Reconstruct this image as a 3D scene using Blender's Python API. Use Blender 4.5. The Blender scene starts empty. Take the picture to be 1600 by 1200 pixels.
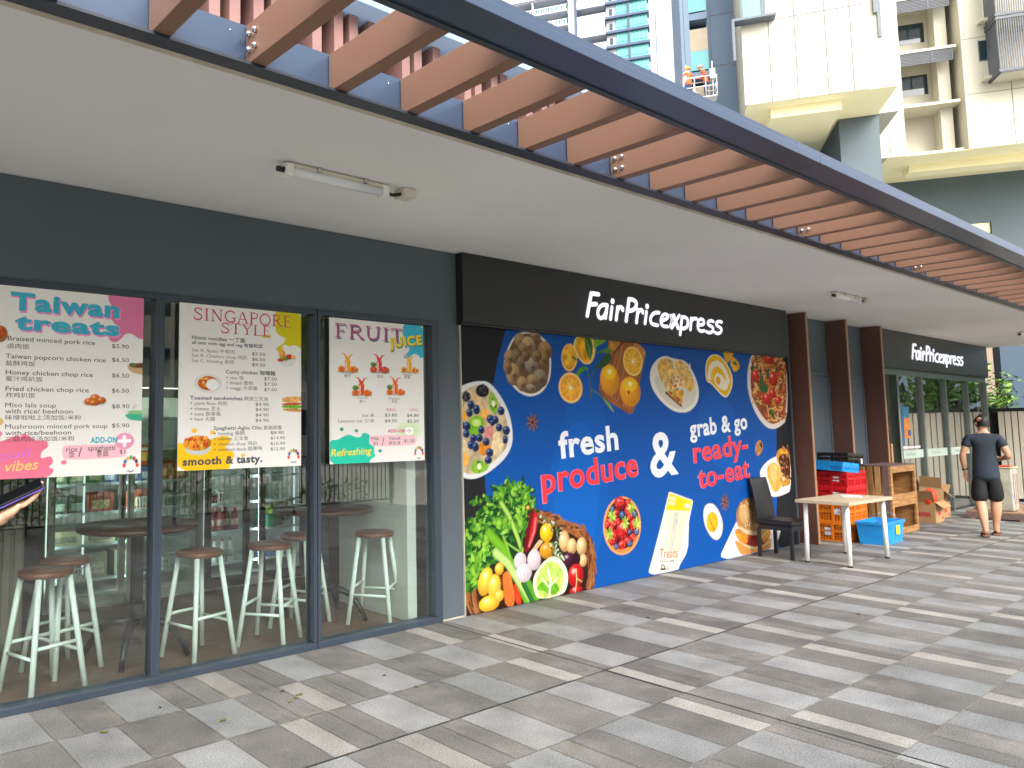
import bpy, bmesh, math, random
import numpy as np
from mathutils import Vector, Matrix, Euler
R=math.radians
sc=bpy.context.scene
# ---------------------------------------------------------------- camera, sky, sun, exposure
cam=bpy.data.objects.new('camera',bpy.data.cameras.new('camera')); sc.collection.objects.link(cam)
cam.data.sensor_width=36; cam.data.lens=27.208
cam.data.shift_x=.13708; cam.data.shift_y=-.02694
cam.data.clip_start=.05; cam.data.clip_end=3000
cam.matrix_world=Matrix(((0.791656,-0.048783,-0.609016,0.000000),(-0.610909,-0.076838,-0.787963,-4.982187),(-0.008357,0.995849,-0.090632,1.650000),(0.000000,0.000000,0.000000,1.000000)))
sc.camera=cam
SUN_EL,SUN_AZ=40.,-160.           # azimuth from +y towards +x
w=bpy.data.worlds.new('World'); sc.world=w; w.use_nodes=True
nt=w.node_tree; bg=nt.nodes['Background']
sky=nt.nodes.new('ShaderNodeTexSky'); sky.sky_type='NISHITA'; sky.sun_disc=False
sky.sun_elevation=R(SUN_EL); sky.sun_rotation=R(SUN_AZ); sky.air_density=1.0; sky.dust_density=5.0; sky.ozone_density=1.0
hs=nt.nodes.new('ShaderNodeHueSaturation'); hs.inputs['Saturation'].default_value=.25; hs.inputs['Value'].default_value=1.45
nt.links.new(sky.outputs[0],hs.inputs['Color']); nt.links.new(hs.outputs[0],bg.inputs[0]); bg.inputs[1].default_value=.15
sl=bpy.data.lights.new('sun','SUN'); sl.energy=1.15; sl.angle=R(60); sl.color=(1,.96,.9)
so=bpy.data.objects.new('sun',sl); sc.collection.objects.link(so)
sd=Vector((math.sin(R(SUN_AZ))*math.cos(R(SUN_EL)),math.cos(R(SUN_AZ))*math.cos(R(SUN_EL)),math.sin(R(SUN_EL))))
so.rotation_euler=(-sd).to_track_quat('-Z','Y').to_euler(); so.location=(0,-20,40)
sc.view_settings.view_transform='Standard'; sc.view_settings.look='None'; sc.view_settings.gamma=1; sc.view_settings.exposure=1.22
sc.view_settings.use_curve_mapping=False
sc.cycles.use_denoising=True; sc.cycles.max_bounces=10; sc.cycles.diffuse_bounces=5; sc.cycles.transparent_max_bounces=16
# ---------------------------------------------------------------- helpers
C=sc.collection
rnd=random.Random(7)
def s2l(c):
    c=np.asarray(c,float)/255.
    return np.where(c<=.04045,c/12.92,((c+.055)/1.055)**2.4)
def hx(h):
    h=h.lstrip('#'); return s2l([int(h[i:i+2],16) for i in (0,2,4)])
MATS={}
def mat(name,col,rough=.6,var=.12,scale=6.,bump=0.,metal=0.,spec=.5,vcol=None,emit=0.,bscale=None,stretch=None):
    if name in MATS: return MATS[name]
    m=bpy.data.materials.new(name); m.use_nodes=True; n=m.node_tree; p=n.nodes['Principled BSDF']
    if isinstance(col,str): col=tuple(hx(col))
    p.inputs['Roughness'].default_value=rough; p.inputs['Metallic'].default_value=metal; p.inputs['Specular IOR Level'].default_value=spec
    tc=n.nodes.new('ShaderNodeTexCoord'); mp=n.nodes.new('ShaderNodeMapping'); n.links.new(tc.outputs['Object'],mp.inputs[0])
    if stretch: mp.inputs['Scale'].default_value=stretch
    nz=n.nodes.new('ShaderNodeTexNoise'); nz.inputs['Scale'].default_value=scale; nz.inputs['Detail'].default_value=5; n.links.new(mp.outputs[0],nz.inputs['Vector'])
    rp=n.nodes.new('ShaderNodeMapRange'); rp.inputs[1].default_value=.3; rp.inputs[2].default_value=.7; rp.inputs[3].default_value=1-var; rp.inputs[4].default_value=1+var
    n.links.new(nz.outputs[0],rp.inputs[0])
    mx=n.nodes.new('ShaderNodeMix'); mx.data_type='RGBA'; mx.blend_type='MULTIPLY'; mx.inputs[0].default_value=1
    if vcol:
        a=n.nodes.new('ShaderNodeVertexColor'); a.layer_name=vcol; n.links.new(a.outputs[0],mx.inputs[6])
    else: mx.inputs[6].default_value=(*col,1)
    n.links.new(rp.outputs[0],mx.inputs[7]); n.links.new(mx.outputs[2],p.inputs['Base Color'])
    if emit:
        n.links.new(mx.outputs[2],p.inputs['Emission Color']); p.inputs['Emission Strength'].default_value=emit
    if bump:
        b=n.nodes.new('ShaderNodeBump'); b.inputs['Strength'].default_value=bump; b.inputs['Distance'].default_value=.01
        nb=n.nodes.new('ShaderNodeTexNoise'); nb.inputs['Scale'].default_value=bscale or scale*8; nb.inputs['Detail'].default_value=4; n.links.new(mp.outputs[0],nb.inputs['Vector'])
        n.links.new(nb.outputs[0],b.inputs['Height']); n.links.new(b.outputs[0],p.inputs['Normal'])
    MATS[name]=m; return m
def glass(name,tint=(.86,.93,.9),ior=1.55,gain=1.,rough=0.):
    if name in MATS: return MATS[name]
    m=bpy.data.materials.new(name); m.use_nodes=True; n=m.node_tree; n.nodes.clear()
    o=n.nodes.new('ShaderNodeOutputMaterial'); mx=n.nodes.new('ShaderNodeMixShader'); tr=n.nodes.new('ShaderNodeBsdfTransparent'); gl=n.nodes.new('ShaderNodeBsdfGlossy')
    tr.inputs[0].default_value=(*tint,1); gl.inputs['Roughness'].default_value=rough
    fr=n.nodes.new('ShaderNodeFresnel'); fr.inputs[0].default_value=ior
    ge=n.nodes.new('ShaderNodeNewGeometry'); iv=n.nodes.new('ShaderNodeMath'); iv.operation='SUBTRACT'; iv.inputs[0].default_value=gain; n.links.new(ge.outputs['Backfacing'],iv.inputs[1]); iv.use_clamp=False
    mu=n.nodes.new('ShaderNodeMath'); mu.operation='MULTIPLY'; mu.use_clamp=True
    n.links.new(fr.outputs[0],mu.inputs[0]); n.links.new(iv.outputs[0],mu.inputs[1])
    bf=n.nodes.new('ShaderNodeMath'); bf.operation='MULTIPLY'; bf.use_clamp=True
    i2=n.nodes.new('ShaderNodeMath'); i2.operation='SUBTRACT'; i2.inputs[0].default_value=1; n.links.new(ge.outputs['Backfacing'],i2.inputs[1])
    n.links.new(mu.outputs[0],bf.inputs[0]); n.links.new(i2.outputs[0],bf.inputs[1])
    n.links.new(bf.outputs[0],mx.inputs[0]); n.links.new(tr.outputs[0],mx.inputs[1]); n.links.new(gl.outputs[0],mx.inputs[2]); n.links.new(mx.outputs[0],o.inputs[0])
    MATS[name]=m; return m
def tag(o,label=None,cat=None,group=None,kind=None):
    if label: o['label']=label
    if cat: o['category']=cat
    if group: o['group']=group
    if kind: o['kind']=kind
    return o
def empty(name,loc=(0,0,0),rz=0,label=None,cat=None,group=None,parent=None):
    o=bpy.data.objects.new(name,None); C.objects.link(o); o.location=loc; o.rotation_euler=(0,0,rz); o.empty_display_size=.1
    if parent: o.parent=parent
    return tag(o,label,cat,group)
class MB:
    def __init__(s): s.v=[];s.f=[];s.sm=[];s.col=None
    def add(s,vs,fs,smooth=False,M=None):
        b=len(s.v)
        s.v+= [tuple(M@Vector(v)) for v in vs] if M is not None else [tuple(v) for v in vs]
        for f in fs: s.f.append([i+b for i in f]); s.sm.append(smooth)
        return s
    def box(s,x0,x1,y0,y1,z0,z1,M=None):
        return s.add([(x0,y0,z0),(x1,y0,z0),(x1,y1,z0),(x0,y1,z0),(x0,y0,z1),(x1,y0,z1),(x1,y1,z1),(x0,y1,z1)],
            [(3,2,1,0),(4,5,6,7),(0,1,5,4),(1,2,6,5),(2,3,7,6),(3,0,4,7)],False,M)
    def tube(s,pts,r,n=10,caps=True,sq=(1,1,1),ring_up=None,smooth=True):
        P=[Vector(p) for p in pts]; rs=r if isinstance(r,(list,tuple)) else [r]*len(P); vs=[];fs=[]
        up=None
        for i,p in enumerate(P):
            d=(P[min(i+1,len(P)-1)]-P[max(i-1,0)]).normalized()
            if up is None: up=Vector(ring_up) if ring_up else (Vector((0,0,1)) if abs(d.z)<.9 else Vector((1,0,0)))
            a=d.cross(up); 
            if a.length<1e-5: a=d.orthogonal()
            a.normalize(); b=a.cross(d).normalized(); up=b
            for k in range(n):
                t=2*math.pi*k/n; q=(a*math.cos(t)+b*math.sin(t))*rs[i]
                vs.append((p.x+q.x*sq[0],p.y+q.y*sq[1],p.z+q.z*sq[2]))
        for i in range(len(P)-1):
            for k in range(n): fs.append((i*n+k,i*n+(k+1)%n,(i+1)*n+(k+1)%n,(i+1)*n+k))
        s.add(vs,fs,smooth)
        if caps:
            b=len(s.v)-len(vs)
            s.f.append([b+k for k in range(n)][::-1]); s.sm.append(False)
            e=b+(len(P)-1)*n; s.f.append([e+k for k in range(n)]); s.sm.append(False)
        return s
    def lathe(s,prof,c=(0,0,0),n=24,smooth=True,M=None):
        vs=[];fs=[]
        for r,z in prof:
            for k in range(n): t=2*math.pi*k/n; vs.append((c[0]+r*math.cos(t),c[1]+r*math.sin(t),c[2]+z))
        m=len(prof)
        for i in range(m-1):
            for k in range(n): fs.append((i*n+k,i*n+(k+1)%n,(i+1)*n+(k+1)%n,(i+1)*n+k))
        s.add(vs,fs,smooth,M); b=len(s.v)-len(vs)
        s.f.append([b+k for k in range(n)][::-1]); s.sm.append(False); s.f.append([b+(m-1)*n+k for k in range(n)]); s.sm.append(False)
        return s
    def ball(s,c,r,n=12,m=8,sq=(1,1,1)):
        return s.lathe([(r*math.sin(math.pi*i/m)+1e-4,-r*math.cos(math.pi*i/m)) for i in range(m+1)],(0,0,0),n,True,Matrix.Translation(c)@Matrix.Diagonal((*sq,1)))
    def prism(s,poly,a0,a1,axis='y'):   # poly in the two other axes, extruded from a0 to a1
        n=len(poly)
        mk={'y':lambda p,a:(p[0],a,p[1]),'x':lambda p,a:(a,p[0],p[1]),'z':lambda p,a:(p[0],p[1],a)}[axis]
        vs=[mk(p,a0) for p in poly]+[mk(p,a1) for p in poly]
        return s.add(vs,[list(range(n)),list(range(2*n-1,n-1,-1))]+[(i,i+n,(i+1)%n+n,(i+1)%n) for i in range(n)])
    def build(s,name,m,parent=None,bevel=0.,loc=None,rz=None,seg=2):
        me=bpy.data.meshes.new(name); me.from_pydata(s.v,[],s.f); me.update()
        bm=bmesh.new(); bm.from_mesh(me); bmesh.ops.recalc_face_normals(bm,faces=bm.faces); bm.to_mesh(me); bm.free()
        me.polygons.foreach_set('use_smooth',s.sm)
        me.materials.append(m); o=bpy.data.objects.new(name,me); C.objects.link(o)
        if parent: o.parent=parent
        if loc: o.location=loc
        if rz is not None: o.rotation_euler=(0,0,rz)
        if bevel:
            b=o.modifiers.new('b','BEVEL'); b.width=bevel; b.segments=seg; b.limit_method='ANGLE'; b.angle_limit=R(40)
        return o
def kids(o): return [c for c in C.objects if c.parent==o]
def copy_tree(o,parent=None):
    c=o.copy(); C.objects.link(c)
    if parent: c.parent=parent; c.matrix_parent_inverse=o.matrix_parent_inverse
    for k in kids(o):
        if k is not c: copy_tree(k,c)
    return c
def again(o,loc,rz=None,label=None,group=None):
    c=copy_tree(o); c.location=loc
    if rz is not None: c.rotation_euler=(0,0,rz)
    return tag(c,label,None,group)
# ---- text
_tc={}
def glyphs(body,bold=0.,res=3):
    k=(body,bold)
    if k in _tc: return _tc[k]
    cu=bpy.data.curves.new('t','FONT'); cu.body=body; cu.size=1; cu.offset=bold; cu.resolution_u=res; cu.space_character=1+max(0,bold-.012)*3.2
    ob=bpy.data.objects.new('t',cu); C.objects.link(ob); dg=bpy.context.evaluated_depsgraph_get(); dg.update()
    me=bpy.data.meshes.new_from_object(ob.evaluated_get(dg))
    v=np.array([tuple(q.co) for q in me.vertices]) if len(me.vertices) else np.zeros((0,3)); f=[list(p.vertices) for p in me.polygons]
    bpy.data.objects.remove(ob); bpy.data.meshes.remove(me); bpy.data.curves.remove(cu)
    _tc[k]=(v,f); return v,f
CAPH=glyphs('H')[0][:,1].max()
class Text:                      # flat lettering on a plane facing -y
    def __init__(s,y): s.y=y; s.mb=MB()
    def add(s,body,p0,p1,cap,bold=0.,shear=0.,dy=0.):
        v,f=glyphs(body,0. if body[0]=='M' else bold)
        if not len(v): return
        v=v.copy(); sz=cap/CAPH; x0=v[:,0].min(); wdt=v[:,0].max()-x0
        if p1 is None: sx=sz; ang=0
        else:
            ang=math.atan2(p1[1]-p0[1],p1[0]-p0[0]); sx=math.hypot(p1[0]-p0[0],p1[1]-p0[1])/wdt
        X=(v[:,0]-x0)*sx+v[:,1]*sz*shear; Z=v[:,1]*sz
        ca,sa=math.cos(ang),math.sin(ang)
        s.mb.add([(p0[0]+a*ca-b*sa,s.y+dy,p0[1]+a*sa+b*ca) for a,b in zip(X,Z)],f)
    def build(s,name,m,parent): 
        me=bpy.data.meshes.new(name); me.from_pydata(s.mb.v,[],s.mb.f); me.update()
        if me.polygons and sum(p.normal.y for p in me.polygons)>0: me.flip_normals()
        me.materials.append(m); o=bpy.data.objects.new(name,me); C.objects.link(o); o.parent=parent; return o
# ---- numpy picture printed on a board: colours live on a fine grid of vertices
class Pic:
    def __init__(s,x0,x1,z0,z1,d,bgc):
        s.x0,s.z0,s.d=x0,z0,d; s.X=np.arange(x0,x1+d*.5,d); s.Z=np.arange(z0,z1+d*.5,d)
        s.im=np.empty((len(s.Z),len(s.X),3)); s.im[:]=hx(bgc); s.rg=np.random.default_rng(3)
    def win(s,xa,xb,za,zb):
        i0=max(0,int((xa-s.x0)/s.d)-1); i1=min(len(s.X),int((xb-s.x0)/s.d)+3); j0=max(0,int((za-s.z0)/s.d)-1); j1=min(len(s.Z),int((zb-s.z0)/s.d)+3)
        if i1<=i0 or j1<=j0: return None
        return (slice(j0,j1),slice(i0,i1)),*np.meshgrid(s.X[i0:i1],s.Z[j0:j1])
    def put(s,sl,m,col):
        m=m[...,None]; s.im[sl]=s.im[sl]*(1-m)+m*col
    def noise(s,gx,gz,k,seed=0):
        rg=np.random.default_rng(seed); T=rg.random((64,64))
        u=(gx*k)%63; v=(gz*k)%63; i=u.astype(int); j=v.astype(int); a=u-i; b=v-j; a=a*a*(3-2*a); b=b*b*(3-2*b)
        return (T[j,i]*(1-a)+T[j,i+1]*a)*(1-b)+(T[j+1,i]*(1-a)+T[j+1,i+1]*a)*b
    def poly(s,pts,col,smooth=0,tex=0.,tk=30,grad=None):
        P=[np.array(p,float) for p in pts]
        for _ in range(smooth):
            Q=[]
            for i in range(len(P)): a,b=P[i],P[(i+1)%len(P)]; Q+= [a*.75+b*.25,a*.25+b*.75]
            P=Q
        P=np.array(P); wn=s.win(P[:,0].min(),P[:,0].max(),P[:,1].min(),P[:,1].max())
        if wn is None: return
        sl,gx,gz=wn; m=np.zeros(gx.shape)
        for ox in (-.25,.25):
            for oz in (-.25,.25):
                x=gx+ox*s.d; z=gz+oz*s.d; ins=np.zeros(gx.shape,bool)
                for i in range(len(P)):
                    a,b=P[i],P[i-1]
                    if a[1]==b[1]: continue
                    c=((a[1]>z)!=(b[1]>z))&(x<(b[0]-a[0])*(z-a[1])/(b[1]-a[1])+a[0]); ins^=c
                m+=ins*.25
        c=hx(col)*np.ones(gx.shape+(3,))
        if grad is not None: c=c+(hx(grad)-c)*np.clip((gz-P[:,1].min())/(np.ptp(P[:,1])+1e-6),0,1)[...,None]
        if tex: c=c*(1+tex*(s.noise(gx,gz,tk)*2-1))[...,None]
        s.put(sl,m,c)
    def ell(s,e,col,sh=0.,spec=0.,rot=0.,k=1.,rim=None,rimw=.1,inner=None,tex=0.,tk=60,arc=None):
        cx,cz,rx,rz=e; rx*=k; rz*=k; q=max(rx,rz); wn=s.win(cx-q,cx+q,cz-q,cz+q)
        if wn is None: return
        sl,gx,gz=wn; ca,sa=math.cos(R(rot)),math.sin(R(rot)); dx,dz=gx-cx,gz-cz
        u=(dx*ca+dz*sa)/rx; v=(-dx*sa+dz*ca)/rz; r=np.sqrt(u*u+v*v); m=np.clip((1-r)*min(rx,rz)/s.d+.5,0,1)
        if arc is not None:
            m=m*(((np.degrees(np.arctan2(v,u))-arc[0])%360)<arc[1])
        c=hx(col)*np.ones(gx.shape+(3,))
        if inner is not None: c=c+(hx(inner)-c)*np.clip(1.15-r,0,1)[...,None]
        if tex: c=c*(1+tex*(s.noise(gx,gz,tk,5)*2-1))[...,None]
        if rim is not None: c=np.where((r>1-rimw)[...,None],hx(rim),c)
        if sh:
            nz=np.sqrt(np.clip(1-r*r,0,1)); l=np.clip(-.45*u+.55*v+.7*nz,0,1.2); c=c*(1-sh+sh*1.25*l)[...,None]
        if spec:
            h=np.exp(-(((u+.3)/.22)**2+((v-.4)/.2)**2)); c=c+(1-c)*(spec*h)[...,None]
        s.put(sl,m,c)
    def line(s,pts,wd,col,sh=0.,wd2=None):
        P=np.array(pts,float); wd2=wd if wd2 is None else wd2; q=max(wd,wd2); wn=s.win(P[:,0].min()-q,P[:,0].max()+q,P[:,1].min()-q,P[:,1].max()+q)
        if wn is None: return
        sl,gx,gz=wn; best=np.full(gx.shape,9.); n=len(P)-1
        for i in range(n):
            a,b=P[i],P[i+1]; d=b-a; t=np.clip(((gx-a[0])*d[0]+(gz-a[1])*d[1])/(d@d+1e-9),0,1)
            ww=(wd+(wd2-wd)*(i+t)/n)/2; best=np.minimum(best,np.hypot(gx-a[0]-t*d[0],gz-a[1]-t*d[1])/np.maximum(ww,1e-4))
        m=np.clip((1-best)*q/2/s.d+.5,0,1); c=hx(col)*np.ones(gx.shape+(3,))
        if sh: c=c*(1-sh*np.clip(best,0,1)**2)[...,None]
        s.put(sl,m,c)
    def leaf(s,p,ang,L,W,col,vein=None):
        p=np.array(p); d=np.array([math.cos(R(ang)),math.sin(R(ang))]); e=np.array([-d[1],d[0]])
        s.poly([p,p+d*L*.3+e*W*.45,p+d*L*.65+e*W*.4,p+d*L,p+d*L*.65-e*W*.4,p+d*L*.3-e*W*.45],col,2,.25,40)
        if vein: s.line([p,p+d*L*.9],W*.08+.002,vein)
    def build(s,name,y,m,parent,scale=1.):
        nz,nx=s.im.shape[:2]; gx,gz=np.meshgrid(s.X,s.Z); co=np.stack([gx,np.full(gx.shape,y),gz],-1).reshape(-1,3).astype(np.float32)
        j,i=np.meshgrid(np.arange(nz-1),np.arange(nx-1),indexing='ij'); a=(j*nx+i).ravel(); q=np.stack([a,a+1,a+nx+1,a+nx],-1).astype(np.int32)
        me=bpy.data.meshes.new(name); me.vertices.add(len(co)); me.vertices.foreach_set('co',co.ravel()); me.loops.add(q.size); me.loops.foreach_set('vertex_index',q.ravel())
        me.polygons.add(len(q)); me.polygons.foreach_set('loop_start',np.arange(0,q.size,4,dtype=np.int32)); me.update(calc_edges=True)
        ca=me.color_attributes.new('Col','FLOAT_COLOR','POINT'); cc=np.ones((len(co),4),np.float32); cc[:,:3]=np.clip(s.im.reshape(-1,3)*scale,0,.95); ca.data.foreach_set('color',cc.ravel())
        me.materials.append(m); o=bpy.data.objects.new(name,me); C.objects.link(o); o.parent=parent; return o
# ---------------------------------------------------------------- materials
GREY=mat('grey_wall_paint','#4e575e',.75,.07,1.2,.15,bscale=60)
FRAME=mat('slate_frame_paint','#343e4a',.35,.05,3)
CEIL=mat('ceiling_paint','#e2e1de',.85,.07,.5,.1,bscale=30)
TRIM=mat('pale_trim','#b9b09c',.7,.2,5)
STEEL=mat('blue_grey_steel','#3c4b62',.28,.06,1.5,metal=.25)
STEELD=mat('dark_steel_channel','#2a3340',.4,.06,3)
SLAT=mat('brown_slat_paint','#86634f',.5,.1,1.3,stretch=(1,.3,1))
BLACKP=mat('black_panel','#1c1d20',.45,.08,2)
FIN=mat('dark_brown_fin','#604138',.42,.12,1.5,stretch=(1,1,.2))
FINE_=mat('tan_fin_edge','#a07a5c',.45,.1,3,stretch=(1,1,.2))
GLASS=glass('shop_glass',(.93,.97,.95),1.55,3.0); FGLASS=glass('fridge_glass',(.93,.96,.95),1.35)
WHITE=mat('white_plastic','#e6e4de',.4,.04,4)
CHROME=mat('bolt_steel','#d8d8dc',.2,.05,5,metal=1)
BLACK=mat('black_metal','#15171b',.4,.1,6)
# ---------------------------------------------------------------- ground and paving
g=MB().box(-300,420,-300,420,-.6,-.06); tag(g.build('ground',mat('far_ground','#9c9a94',.9,.2,.4)),kind='structure')
def paving():
    base=MB().add([(-9,-14,-.005),(24,-14,-.005),(24,0,-.005),(-9,0,-.005)],[(0,1,2,3)])
    me=base
    rg=random.Random(5); vs=[];fs=[];cs=[]
    pal={'P':('#92908a','#8b8984'),'B':('#818282','#797b7b'),'D':('#6b6966','#64625f')}
    rows=[0,-.555,-1.105,-1.665]+[-1.665-.5775*i for i in range(1,22)]
    offs=[.96,1.29,.97,1.34,1.09,1.46,.8,1.62,1.17,.55]
    for r in range(len(rows)-1):
        y1,y0=rows[r],rows[r+1]; o=offs[r] if r<len(offs) else rg.uniform(0,1.92)
        j=.004 if r not in (2,) else .004
        ya=y0+(.009 if abs(y0+1.665)<.01 else .003); yb=y1-(.009 if abs(y1+1.665)<.01 else .003)
        x=o-1.92*6
        while x<24:
            x+=0
            seq=[('P',.163)]+( [('D',.16),('D',.16)] if rg.random()<.6 else [('D',.32)])+[('B',.32)]+([('D',.40)] if rg.random()<.5 else [('D',.16),('D',.24)])+[('B',.32)]+([('D',.315)] if rg.random()<.6 else [('D',.155),('D',.16)])
            for k,wd in seq:
                a,b=x,x+wd; x=b
                if a<-9 or b>24: continue
                cuts=[(a,b)]
                if a<4.54<b and b-a>.1: cuts=[(a,4.532),(4.548,b)]
                for a2,b2 in cuts:
                    if b2-a2<.02: continue
                    c=hx(rg.choice(pal[k]))*rg.uniform(.88,1.1)
                    if k=='D' and rg.random()<.12: c=c*rg.uniform(.8,.92)
                    n=len(vs); e=.0022
                    vs.extend([(a2+e,ya,0),(b2-e,ya,0),(b2-e,yb,0),(a2+e,yb,0)]); fs.append((n,n+1,n+2,n+3)); cs.append(c)
    o=MB(); 
    m2=bpy.data.meshes.new('plaza_paving'); nb=len(vs)
    vs2=vs+[(-9,-14,-.005),(24,-14,-.005),(24,0,-.005),(-9,0,-.005)]
    dk=[(-9,-1.676,-.0015),(24,-1.676,-.0015),(24,-1.654,-.0015),(-9,-1.654,-.0015),(4.53,-14,-.0012),(4.55,-14,-.0012),(4.55,0,-.0012),(4.53,0,-.0012)]; vs2=vs2+dk
    m2.from_pydata(vs2,[],fs+[(nb,nb+1,nb+2,nb+3),(nb+4,nb+5,nb+6,nb+7),(nb+8,nb+9,nb+10,nb+11)]); m2.update()
    ca=m2.color_attributes.new('Col','FLOAT_COLOR','POINT'); cc=np.ones((len(vs2),4),np.float32)
    for i,c in enumerate(cs): cc[i*4:i*4+4,:3]=c
    cc[nb:,:3]=hx('#9d978d')*.7; cc[nb+4:,:3]=.035; ca.data.foreach_set('color',cc.ravel())
    m=mat('granite_paving',(1,1,1),.62,.22,3.,.35,vcol='Col',bscale=90)
    # extra fine speckle
    n=m.node_tree; p=n.nodes['Principled BSDF']; src=p.inputs['Base Color'].links[0].from_socket
    tc=n.nodes['Texture Coordinate']; vz=n.nodes.new('ShaderNodeTexNoise'); vz.inputs['Scale'].default_value=110; vz.inputs['Detail'].default_value=2; n.links.new(tc.outputs['Object'],vz.inputs['Vector'])
    mr=n.nodes.new('ShaderNodeMapRange'); mr.inputs[1].default_value=.3; mr.inputs[2].default_value=.7; mr.inputs[3].default_value=.62; mr.inputs[4].default_value=1.4; n.links.new(vz.outputs[0],mr.inputs[0])
    mx=n.nodes.new('ShaderNodeMix'); mx.data_type='RGBA'; mx.blend_type='MULTIPLY'; mx.inputs[0].default_value=1; n.links.new(src,mx.inputs[6]); n.links.new(mr.outputs[0],mx.inputs[7])
    # pale scuffs and dust
    sz=n.nodes.new('ShaderNodeTexNoise'); sz.inputs['Scale'].default_value=1.7; sz.inputs['Detail'].default_value=9; sz.inputs['Roughness'].default_value=.72; n.links.new(tc.outputs['Object'],sz.inputs['Vector'])
    m3=n.nodes.new('ShaderNodeMapRange'); m3.inputs[1].default_value=.52; m3.inputs[2].default_value=.78; m3.inputs[3].default_value=0; m3.inputs[4].default_value=.38; n.links.new(sz.outputs[0],m3.inputs[0])
    mx2=n.nodes.new('ShaderNodeMix'); mx2.data_type='RGBA'; mx2.inputs[7].default_value=(.42,.39,.35,1); n.links.new(m3.outputs[0],mx2.inputs[0]); n.links.new(mx.outputs[2],mx2.inputs[6]); n.links.new(mx2.outputs[2],p.inputs['Base Color'])
    m2.materials.append(m); ob=bpy.data.objects.new('plaza_paving',m2); C.objects.link(ob); tag(ob,kind='structure')
paving()
# fallen leaves and cigarette-size litter on the paving
LEAF=mat('dry_leaf','#6b6a2c',.7,.3,20); 
rl=random.Random(11)
for i,(x,y) in enumerate([(2.613,-0.658),(2.661,-0.778),(2.555,-0.847),(3.296,-0.823),(2.614,-0.817),(3.317,-1.122)]+[(1.898,-0.451),(2.1,-0.865),(1.513,-0.612)]+[(7.503,-2.116)]+[(5.973,-0.597),(6.12,-0.736),(6.007,-1.041)]):
    s=.011+.008*rl.random(); a=rl.uniform(0,6)
    m=MB().add([(s*1.6*math.cos(t)*(1 if k%2 else .8),s*.7*math.sin(t),.004+.006*abs(math.cos(t*1.5))) for k,t in enumerate([j*math.pi/4 for j in range(8)])]+[(0,0,.004)],[(j,(j+1)%8,8) for j in range(8)])
    o=m.build('fallen_leaf',LEAF if i%3 else mat('brown_leaf','#3f3326',.7,.3,20),loc=(x,y,.001),rz=a); tag(o,'small dry leaf fallen on the grey paving','leaf','fallen leaves on the paving')
# ---------------------------------------------------------------- the shop building
B=empty('shop_building',(0,0,0),0,'single storey grey shop front with deep overhanging ceiling and battened upper floor','building')
wl=MB()
wl.box(-8,.73,0,.16,0,3.2)                       # left of the windows
wl.box(.73,4.579,0,.16,2.56,3.2)                 # above the windows
wl.box(4.579,4.849,0,.16,0,3.2)
wl.box(4.849,11.2,.012,.17,0,3.2)
wl.box(11.2,14.1,.08,.2,0,3.2)
wl.box(11.2,11.26,-.005,.08,0,3.2)
wl.box(14.1,20.2,0,.16,2.585,3.2)
wl.build('front_wall',GREY,B)
c=MB().box(-8,20.25,-2.085,.2,3.205,3.375); c.box(-8,20.25,.2,9,3.205,3.375); c.build('ceiling_slab',CEIL,B)
t=MB().box(-8,20.25,-2.0845,-2.043,3.188,3.2049); t.build('ceiling_edge_trim',TRIM,B)
iw=MB(); iw.box(-3,-2.9,.16,3.9,0,3.2); iw.box(-2.9,20.1,3.9,4.0,0,3.2); iw.box(4.35,4.45,.17,1.18,0,3.2); iw.box(13.6,13.7,.2,3.9,0,3.2); iw.box(20.1,20.2,.16,4,0,3.2)
iw.build('interior_wall',mat('pale_interior_wall','#c3c9c2',.8,.05,1),B)
fl=MB().add([(-2.9,.16,.004),(20.1,.16,.004),(20.1,3.9,.004),(-2.9,3.9,.004)],[(0,1,2,3)])
m=mat('wood_plank_floor','#6a5341',.45,.25,3,stretch=(.5,4,1)); fl.build('interior_floor',m,B)
# upper storey: recessed wall, uprights, soffit
up=MB().box(-8,20,-.5,9,3.38,4.55); up.build('upper_wall',mat('dark_slate_wall','#3b4a63',.5,.08,2),B)
so_=MB().box(-8,20,-.95,9,4.55,4.75); so_.build('upper_soffit',mat('pale_blue_soffit','#8298b4',.6,.05,1),B)
PINK=mat('brown_batten','#82605a',.5,.1,2)
xs=[2.04,2.18,2.35,2.48,2.8,2.98,3.11,3.28,3.59,3.71,3.9,4.23,4.35,4.54,4.65,4.96,5.16,5.27,5.47,5.8]
bx=[x-7.6 for x in xs[2:]]+[x-3.76 for x in xs[2:]]+xs+[x+3.9 for x in xs]+[x+7.8 for x in xs]
for x in sorted(set(round(x,2) for x in bx)): MB().box(x-.035,x+.04,-.78,-.5,3.378,4.548).build('batten',PINK,B)
# windows
WINX=[(-.45,.75),(.81,2.013),(2.072,3.274),(3.34,4.5)]
for i,(a,b) in enumerate(WINX):
    if i==0: continue
    fr=MB(); l=a-.03; r=b+.03 if i<3 else 4.579
    fr.box(l if i>1 else .73,a,-.02,.1,.05,2.52); fr.box(b,r,-.02,.1,.05,2.52)
    fr.box(l if i>1 else .73,r,-.02,.1,2.52,2.56); fr.box(l if i>1 else .73,r,-.02,.1,0,.048)
    wf=fr.build('window',FRAME,B,.004)
    MB().box(a,b,.03,.038,.048,2.52).build('pane',GLASS,wf)
MB().box(4.579,4.849,-.004,-.0005,0,.012).build('base_bead',TRIM,B)
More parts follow.
